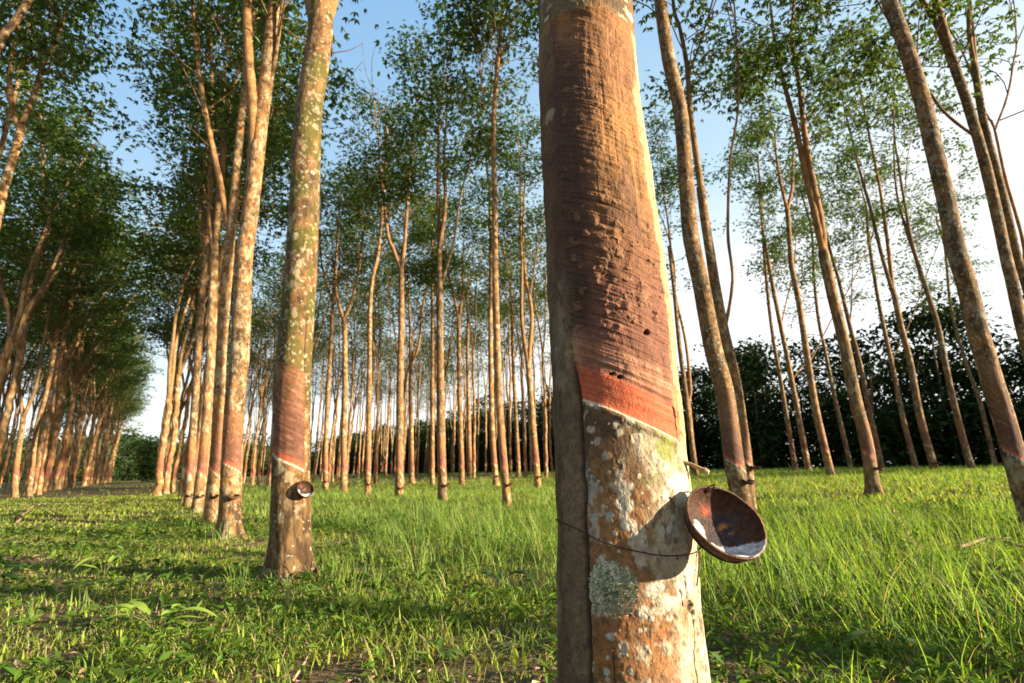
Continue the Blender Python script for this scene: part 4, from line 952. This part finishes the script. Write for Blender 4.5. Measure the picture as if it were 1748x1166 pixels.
def hill():
    p0 = row_pt(-30, 620); n = 60; mb = []
    X, Y = np.meshgrid(np.linspace(-700, 700, n), np.linspace(-150, 150, 20), indexing='ij')
    Z = 36*np.exp(-(X/420)**2-(Y/75)**2)*(.7+.6*fbm(X*.02, Y*.02, 0*X, 5, 4))-2
    V = np.stack([p0[0]+X*RP[0]+Y*RD[0], p0[1]+X*RP[1]+Y*RD[1], Z], -1).reshape(-1, 3)
    i, j = np.meshgrid(np.arange(n-1), np.arange(19), indexing='ij'); i = i.ravel(); j = j.ravel()
    o = link('hills', mesh_from('hills', V, np.stack([i*20+j, (i+1)*20+j, (i+1)*20+j+1, i*20+j+1], 1)), plain('hill_forest', (.05, .08, .035), .9, .1, 0, .05, .3, 1.))
    tag(o, 'wooded hill far beyond the end of the lane', 'hills', kind='structure')
hill()

# ------------------------------------------------------------------ grass
def blades(P, h, w, az, lean, g, base, dry, curl=1.0, seg=3, shade=None):
    """P roots, h heights, w widths, az lean azimuth, lean = how far the tip leans (0..1.5)"""
    n = len(P); d = np.stack([np.cos(az), np.sin(az), 0*az], 1); s = np.stack([-np.sin(az), np.cos(az), 0*az], 1)
    tw = g.normal(0, .5, n); s = s*np.cos(tw)[:, None]+d*np.sin(tw)[:, None]*.6
    rows = []
    for q in range(seg+1):
        t = q/seg; ang = lean*(t**curl)
        hor = h*np.sin(lean*t*.9)*t*.95; ver = h*(t*np.cos(lean*t*.75))
        c = P+d*hor[:, None]+np.array([0, 0, 1.])*ver[:, None]
        wt = w*(1-.12*q if q < seg else .12)*(.75 if q == 0 else 1)
        rows += [c-s*(wt/2)[:, None], c+s*(wt/2)[:, None]]
    V = np.stack(rows, 1).reshape(-1, 3); m = 2*(seg+1)
    o = (np.arange(n)*m)[:, None, None]; f = np.array([[2*q, 2*q+1, 2*q+3, 2*q+2] for q in range(seg)])[None]
    k = g.random(n)[:, None]; c = np.asarray(base[0])*(1-k)+np.asarray(base[1])*k
    c = c*g.uniform(.7, 1.25, n)[:, None]
    dd = (g.random(n) < dry)[:, None]; c = np.where(dd, np.array([.36, .29, .15])*g.uniform(.6, 1.15, (n, 1)), c)
    return V, (o+f).reshape(-1, 4), np.repeat(c, m, 0)
class Acc:
    def __init__(s): s.V = []; s.f = []; s.C = []; s.n = 0
    def add(s, V, f, C): s.V.append(V); s.f.append(f+s.n); s.C.append(C); s.n += len(V)
    def mesh(s, name): return mesh_from(name, np.concatenate(s.V), np.concatenate(s.f), np.concatenate(s.C), False)
def wedge(n, r0, r1, g, half=R(56)):
    r_ = np.sqrt(g.uniform(r0*r0, r1*r1, n)); a = g.uniform(-half, half, n); return r_*np.sin(a), r_*np.cos(a)
def lat_of(x, y): return x*RP[0]+y*RP[1]
def tallness(x, y):
    """0 short turf of the lane .. 1 tall grass of the right side"""
    la = lat_of(x, y); t = sstep(.7, 2.6, la+1.2*(fbm(x*.5, y*.5, 0*x+2, 7, 3)-.5)*2)
    near = sstep(1.0, 2.6, np.hypot(x, y))
    return t*near
def bare(x, y):
    """bare, littered soil near the big trunk and between the rows"""
    b_ = np.exp(-(((x+.25)/.8)**2+((y-1.9)/.6)**2))*.8*(.5+fbm(x*4, y*4, 0*x, 19, 3))+np.exp(-(((x-.55)/.35)**2+((y-1.0)/.3)**2))*.7
    return b_+.35*sstep(.54, .68, fbm(x*1.5+5, y*1.5, 0*x, 17, 3))
TURF = ((.075, .14, .018), (.38, .44, .07)); TALL = ((.07, .16, .022), (.31, .42, .095))
def make_grass():
    g = np.random.default_rng(21); A = Acc(); notree = [np.array(t['xy']) for t in TREES.values()]+[np.array([.2, 1.1])]
    trr = [max(.10, float(t['rad'](np.array([.7]))[0])*1.1) for t in TREES.values()]+[.17]
    def ok(x, y):
        m = np.ones(len(x), bool)
        for q, r_ in zip(notree, trr): m &= np.hypot(x-q[0], y-q[1]) > r_
        return m
    # turf
    for n, r0, r1, hs, ws, seg in ((33000, .45, 3.2, 1, 1, 3), (90000, 3.2, 9, .85, 1.15, 2), (140000, 9, 26, 1.3, 3.0, 2), (80000, 26, 110, 1.5, 9, 1)):
        x, y = wedge(n, r0, r1, g)
        keep = (g.random(n) > bare(x, y)*(.9 if r0 < 9 else .4)) & ok(x, y); x, y = x[keep], y[keep]; n = len(x)
        cl = fbm(x*2.2, y*2.2, 0*x, 27, 3)
        keep = g.random(n) < .25+1.5*sstep(.3, .62, cl); x, y, cl = x[keep], y[keep], cl[keep]; n = len(x)
        h = g.uniform(.03, .08, n)*hs*(.35+1.4*cl)*(1-.3*sstep(.8, -1.5, lat_of(x, y))); w = g.uniform(.004, .0105, n)*ws
        P = np.stack([x, y, gz(x, y)-.004], 1)
        b0 = np.array(TURF[0]); 
        V, f, C = blades(P, h, w, g.uniform(0, 6.283, n), g.uniform(.3, 1.5, n), g, TURF, .16, 1, seg)
        A.add(V, f, C)
    # tufts of taller grass
    for nt_, r0, r1, nb, ws, seg in ((520, .9, 3.4, 10, 1, 4), (2000, 3.0, 9, 12, 1.2, 3), (6500, 8.5, 22, 9, 2.4, 3), (4500, 22, 48, 7, 5, 2)):
        x, y = wedge(nt_, r0, r1, g); tl = tallness(x, y)
        keep = (g.random(nt_) < .07+.93*tl) & (g.random(nt_) > bare(x, y)*.6); x, y, tl = x[keep], y[keep], tl[keep]
        if r0 < 9:                                # grass left standing against the trunks
            for q, r_ in zip(notree, trr):
                rq = math.hypot(*q)
                if r0 <= rq < r1: 
                    a_ = g.uniform(0, 6.283, 16); d_ = r_*1.35+g.uniform(.0, .22, 16); x = np.append(x, q[0]+d_*np.cos(a_)); y = np.append(y, q[1]+d_*np.sin(a_)); tl = np.append(tl, g.uniform(0, .35, 16))
        n = len(x)*nb; k = np.repeat(np.arange(len(x)), nb); sp_ = .035+.05*tl[k]
        X = x[k]+g.normal(0, 1, n)*sp_; Y = y[k]+g.normal(0, 1, n)*sp_; m = ok(X, Y); X, Y, k = X[m], Y[m], k[m]; n = len(X)
        la = lat_of(X, Y)
        hh = (1-.35*sstep(6, 12, np.hypot(X, Y)))*(.12+.17*tl[k]*(.35+1.2*fbm(X*.7, Y*.7, 0*X, 67, 3))-.08*sstep(4, 9, la))*g.uniform(.45, 1.15, n)*np.repeat(g.uniform(.55, 1.5, len(x)), nb)[m]
        az = g.uniform(0, 6.283, n); az = np.where(g.random(n) < .35, g.normal(math.pi*.95, .6, n), az)
        P = np.stack([X, Y, gz(X, Y)-.01], 1)
        V, f, C = blades(P, hh, g.uniform(.0035, .007, n)*ws, az, g.uniform(.1, .95, n)+.35*(g.random(n) < .25), g, TALL, .06, 1, seg)
        A.add(V, f, C)
    # a few tall arching tufts that stand out right of the mossy trunk and before the big one
    for px, py, hh_, nb in ((582, 1015, .50, 14), (604, 1040, .40, 10), (640, 1010, .36, 9), (690, 1002, .44, 10), (722, 1012, .46, 10), (748, 1048, .34, 9), (662, 1065, .26, 8), (592, 1070, .26, 9), (560, 968, .34, 10), (785, 1008, .40, 9), (520, 1040, .24, 9), (830, 960, .42, 12), (760, 950, .44, 12), (660, 945, .40, 12), (900, 930, .42, 12), (880, 1050, .2, 12), (1330, 960, .40, 12), (1400, 930, .46, 12), (1455, 990, .36, 10), (1540, 940, .5, 12), (1620, 960, .46, 12), (1380, 1040, .3, 10), (1690, 930, .5, 12), (1240, 1010, .36, 12)):
        d = ray(px, py); p = CP+d*(-.7/d[2]); n = nb
        X, Y = p[0]+g.normal(0, .02, n), p[1]+g.normal(0, .02, n); P = np.stack([X, Y, gz(X, Y)-.01], 1)
        V, f, C = blades(P, hh_*.8*g.uniform(.5, 1.1, n), g.uniform(.004, .0075, n), g.uniform(0, 6.283, n), g.uniform(.15, 1.3, n), g, ((.16, .24, .035), (.38, .47, .10)), .05, 1, 6)
        A.add(V, f, C)
    # small broad leaves among the turf
    for n, r0, r1, s_ in ((9500, .5, 3.2, .05), (20000, 3.2, 10, .07)):
        x, y = wedge(n, r0, r1, g); keep = (g.random(n) > bare(x, y)*.7) & ok(x, y) & (fbm(x*1.3+9, y*1.3, 0*x, 37, 3) > .42); x, y = x[keep], y[keep]; n = len(x)
        P = np.stack([x, y, gz(x, y)+g.uniform(.015, .07, n)], 1); az = g.uniform(0, 6.283, n); el = g.normal(.1, .4, n)
        D = np.stack([np.cos(az)*np.cos(el), np.sin(az)*np.cos(el), np.sin(el)], 1); L = g.uniform(.6, 1.4, n)*s_
        Q = leaf_quads(P, D, unit(np.array([0, 0, 1.])+g.normal(0, .3, (n, 3))), L, L*.42)
        A.add(Q, np.arange(n*4).reshape(n, 4), leaf_cols(g.normal(0, 1, n), g, (.06, .125, .016), (.18, .25, .03)))
    o = link('grass', A.mesh('grass'), m_grass)
    tag(o, 'yellow-green grass, short in the lane and tall to the right', 'grass', kind='stuff')
make_grass()
def make_litter():
    g = np.random.default_rng(44); n = 15000
    x, y = wedge(n, .5, 6.5, g); keep = g.random(n) < (.12+.62*bare(x, y)); x, y = x[keep], y[keep]; n = len(x)
    P = np.stack([x, y, gz(x, y)+g.uniform(.004, .022, n)], 1); az = g.uniform(0, 6.283, n); el = g.normal(.05, .25, n)
    D = np.stack([np.cos(az)*np.cos(el), np.sin(az)*np.cos(el), np.sin(el)], 1); L = g.uniform(.015, .055, n)
    Q = leaf_quads(P, D, unit(np.array([0, 0, 1.])+g.normal(0, .35, (n, 3))), L, L*.40, .35)
    c = np.repeat(np.where((g.random(n) < .5)[:, None], np.array([.20, .115, .07]), np.array([.36, .235, .155]))*g.uniform(.45, 1.2, (n, 1)), 4, 0)
    o = link('leaf_litter', mesh_from('leaf_litter', Q, np.arange(n*4).reshape(n, 4), c, False), m_litter); tag(o, 'dry brown fallen leaves lying between the grass', 'leaf litter', kind='stuff')
make_litter()

# ------------------------------------------------------------------ herbs, sticks and a stray shell on the ground
def on_ground(x, y):
    d = ray(x, y); p = CP.copy(); t = -.7/d[2]
    for _ in range(6): q = CP+t*d; t += (float(gz(q[0], q[1]))-q[2])/d[2]
    return CP+t*d
def leaf_strip(mb, b, d, upn, L, W, col, n=7, droop=.5):
    """a real leaf blade: 3 columns of vertices, raised rim, drooping tip"""
    s = unit(np.cross(d, upn)); V = []; t = np.linspace(0, 1, n)
    for q in t:
        c = b+d*L*q-np.array([0, 0, 1.])*droop*L*q*q*.5; w_ = W*.5*math.sin(math.pi*min(1, .04+q*.96)**.75)**.9 if q < 1 else 0.0006
        for e in (-1, 0, 1): V.append(c+s*w_*e+upn*(abs(e)*w_*.28))
    f = [[3*i+e, 3*i+e+1, 3*i+3+e+1, 3*i+3+e] for i in range(n-1) for e in (0, 1)]
    mb.add(V, f, None, col)
def herb(px, label, n, L, W, h, col, seed, cat='weed', spread=.5, yaw=None):
    g = np.random.default_rng(seed); p = on_ground(*px)
    root = empty('broadleaf_weed', p, label, cat, 'broad-leaved weeds in the grass'); ms, ml = MB(), MB()
    for q in range(n):
        az = g.uniform(0, 6.283) if yaw is None else g.normal(yaw, .8); t = g.uniform(.25, 1)
        top = np.array([math.cos(az)*h*spread*t, math.sin(az)*h*spread*t, h*t])
        if q % 2 == 0: ms.tube(crom([np.array([0, 0, -.01]), top*np.array([.35, .35, .6]), top], .03), [.0028]*1 if False else .0025, 5, lin(.16, .17, .05))
        d = unit(np.array([math.cos(az), math.sin(az), g.uniform(-.05, .5)]))
        leaf_strip(ml, top, d, unit(np.array([-.25*math.cos(az), -.25*math.sin(az), 1])), 1.25*L*g.uniform(.6, 1.15), 1.15*W*g.uniform(.7, 1.1), np.array(col)*g.uniform(.7, 1.25), 7, g.uniform(.2, .9))
    link('stem', ms.mesh('stem'), m_weed, root); link('foliage', ml.mesh('foliage'), m_weed, root)
BR, DG = (.36, .48, .08), (.035, .085, .02)
herb((175, 990), 'bright long-leaved weed in the lane at left, before the row', 11, .17, .04, .18, BR, 1)
herb((262, 1085), 'low bright rosette of broad leaves at bottom left', 13, .13, .045, .12, BR, 2, spread=1.0)
herb((-12, 1000), 'dark glossy leafy weed cut by the left border', 9, .14, .07, .14, DG, 3)
herb((850, 1010), 'dark green star-leaved weed just left of the thickest trunk', 12, .15, .035, .16, DG, 4, spread=.8)
herb((745, 1130), 'light green weed in the litter at bottom centre', 10, .085, .03, .06, (.16, .26, .05), 5, spread=1.0)
herb((1515, 1110), 'pale broad weed in the shaded grass at bottom right', 9, .11, .04, .07, (.16, .25, .05), 6, spread=1.0)
herb((432, 1012), 'small feathery green weed in the shadow behind the mossy trunk foot', 16, .07, .02, .09, (.10, .20, .03), 7, spread=.9)
herb((1640, 1060), 'dark weed with long leaves at the lower right border', 10, .14, .03, .12, (.05, .10, .02), 8, spread=.9)
herb((900, 1110), 'spiky green grass-like weed beside the thickest trunk foot', 18, .12, .012, .05, (.13, .20, .03), 9, spread=1.2)
herb((560, 905), 'leafy patch of weed in the sun right of the mossy trunk', 16, .14, .03, .16, (.14, .23, .035), 10, spread=1.0)
def stick(name, pxs, r_, label, seed, lift=.03, twigs=3):
    g = np.random.default_rng(seed); P = np.array([on_ground(*q)+np.array([0, 0, lift+ (q[2] if len(q) > 2 else 0)]) if len(q) == 2 else on_ground(q[0], q[1])+np.array([0, 0, q[2]]) for q in pxs])
    o = P[0].copy(); L = crom(P-o, .03); L += (np.stack([vnoise(L[:, 0]*14, L[:, 1]*14, 0*L[:, 0], s) for s in (1, 2, 3)], 1)-.5)*.02
    mb = MB(); mb.tube(L, np.linspace(r_, r_*.45, len(L)), 7, lin(.30, .20, .12))
    for q in range(twigs):
        k = g.integers(len(L)//4, len(L)-2); d = unit(L[k+1]-L[k]+g.normal(0, .6, 3)); d[2] = abs(d[2])*.3
        mb.tube(L[k]+d*np.linspace(0, g.uniform(.08, .25), 5)[:, None], np.linspace(r_*.5, r_*.2, 5), 5, lin(.28, .19, .12))
    ob = link(name, mb.mesh(name), m_stick); ob.location = o; tag(ob, label, 'branch')
stick('fallen_branch', [(30, 893, .02), (45, 878, .10), (70, 873, .14), (95, 882, .05)], .022, 'bare fallen branch arched in the grass of the lane at left', 1)
stick('fallen_branch', [(1640, 945, .05), (1690, 938, .08), (1748, 946, .06), (1800, 950, .05)], .014, 'dry brown branch lying in shaded grass at right border', 2)
stick('fallen_branch', [(1520, 900, .30), (1580, 985, .16), (1650, 1035, .06), (1690, 1060, .03)], .005, 'thin dry stalk slanting through the grass at lower right', 3, twigs=2)
stick('fallen_branch', [(500, 1166, .01), (515, 1150, .03), (530, 1135, .05)], .006, 'short reddish dry leaf stalk at bottom edge of the litter', 4, twigs=0)
def stray_shell():
    g = np.random.default_rng(6); p = on_ground(374, 1140); M = frame_from(unit(np.array([.1, -.75, .6])), np.array([0, 0, 1.]))
    mb = cup_meshes(g, 1, .7, 28); place_mesh(mb, M, .030, 0)
    root = empty('coconut_shell', p+np.array([0, 0, .022]), 'small dark empty shell lying in the grass near bottom left', 'shell')
    link('bowl', mb.mesh('bowl'), m_shell, root)
stray_shell()

# ------------------------------------------------------------------ the smaller cups, one per tapped trunk
GCUP = 'coconut cups hung on the tapped trunks'
def cup_proto(tilt):
    g = np.random.default_rng(12); M = frame_from(np.array([0, -math.sin(tilt), math.cos(tilt)]), np.array([0, .3, 1.]))
    sh = cup_meshes(g, 1, .72, 32); place_mesh(sh, M, 1, 0); a = sh.mesh('shell'); a.materials.append(m_shell)
    lp = latex_pool(M, .72, -.05, 24); b_ = None
    if lp: place_mesh(lp, M, 1, 0); b_ = lp.mesh('latex'); b_.materials.append(m_latex)
    w_ = MB(); ring = [M@np.array([math.cos(t)*.93, math.sin(t)*.93, -.33]) for t in np.linspace(0, 6.283, 24)]
    w_.tube(ring, .03, 4, (.05, .03, .02)); w_.tube([ring[6], np.array([0, 1.0, .1]), np.array([0, 1.15, .5])], .03, 4, (.05, .03, .02))
    c_ = w_.mesh('wire'); c_.materials.append(m_wire); return a, b_, c_
CUPS = {R(62): cup_proto(R(62)), R(14): cup_proto(R(14))}
for name, py, turn, tilt, r_, label in (
    ('second', 834, 30, 62, .062, 'open dark cup hung on the thick mossy trunk'), ('third', 847, 8, 14, .064, 'dark cup seen from the side on the flared spotted trunk'),
    ('fourth', 846, 12, 14, .064, 'brown cup on the white-speckled trunk behind the flared spotted one'), ('fifth', 845, 10, 14, .064, 'brown cup on the trunk with the wide V fork'),
    ('sixth', 845, 10, 14, .064, 'tiny dark cup on the narrow trunk behind the wide V fork'), ('m1', 821, 20, 14, .068, 'tiny dark cup on the slim trunk right of the mossy one'),
    ('m3', 825, 20, 14, .068, 'small dark cup on the slim trunk that bends right'), ('m4', 832, 20, 14, .070, 'small dark cup on the trunk with the small Y fork'),
    ('m6', 827, 35, 14, .074, 'small dark cup on the dark central forked trunk'), ('m9', 812, 20, 14, .072, 'tiny dark cup beside the straight unforked trunk, on its pale neighbour'),
    ('m10', 823, 30, 14, .072, 'small dark cup on the straight unforked trunk'), ('m11', 812, 30, 14, .072, 'small dark cup on the trunk with the tall narrow V'),
    ('r1', 820, 50, 14, .066, 'small black cup on the lichen-flecked leaning trunk'), ('r1b', 797, 60, 14, .066, 'small black cup on the darker slim crossing trunk'),
    ('r8', 797, 50, 14, .072, 'dark cup on the stout pale trunk with pressed limbs'), ('r11', 789, 50, 14, .078, 'dark cup at the foot of the golden knobbly trunk')):
    t_ = TREES[name]; S = t_['S']; k = int(np.argmin(np.abs(np.array([((CP+ray(874, py)*0)[2]) for _ in [0]])[0]*0+[abs(583-F*((s-CP)@upv)/((s-CP)@fwd)-py) for s in S])))
    c_ = S[k]; r0 = float(t_['rad'](c_[2:3])[0]); d = unit(-np.array([c_[0], c_[1], 0])); a = R(turn); d = np.array([d[0]*math.cos(a)-d[1]*math.sin(a), d[0]*math.sin(a)+d[1]*math.cos(a), 0])
    root = empty('latex_cup', c_+d*(r0*1.04+r_*.80), label, 'latex cup', GCUP); root.scale = (r_,)*3
    root.rotation_euler = (0, 0, math.atan2(d[0], -d[1]))
    for nm, me in zip(('shell', 'latex', 'wire'), CUPS[R(tilt)]):
        if me: link(nm, me, None, root)
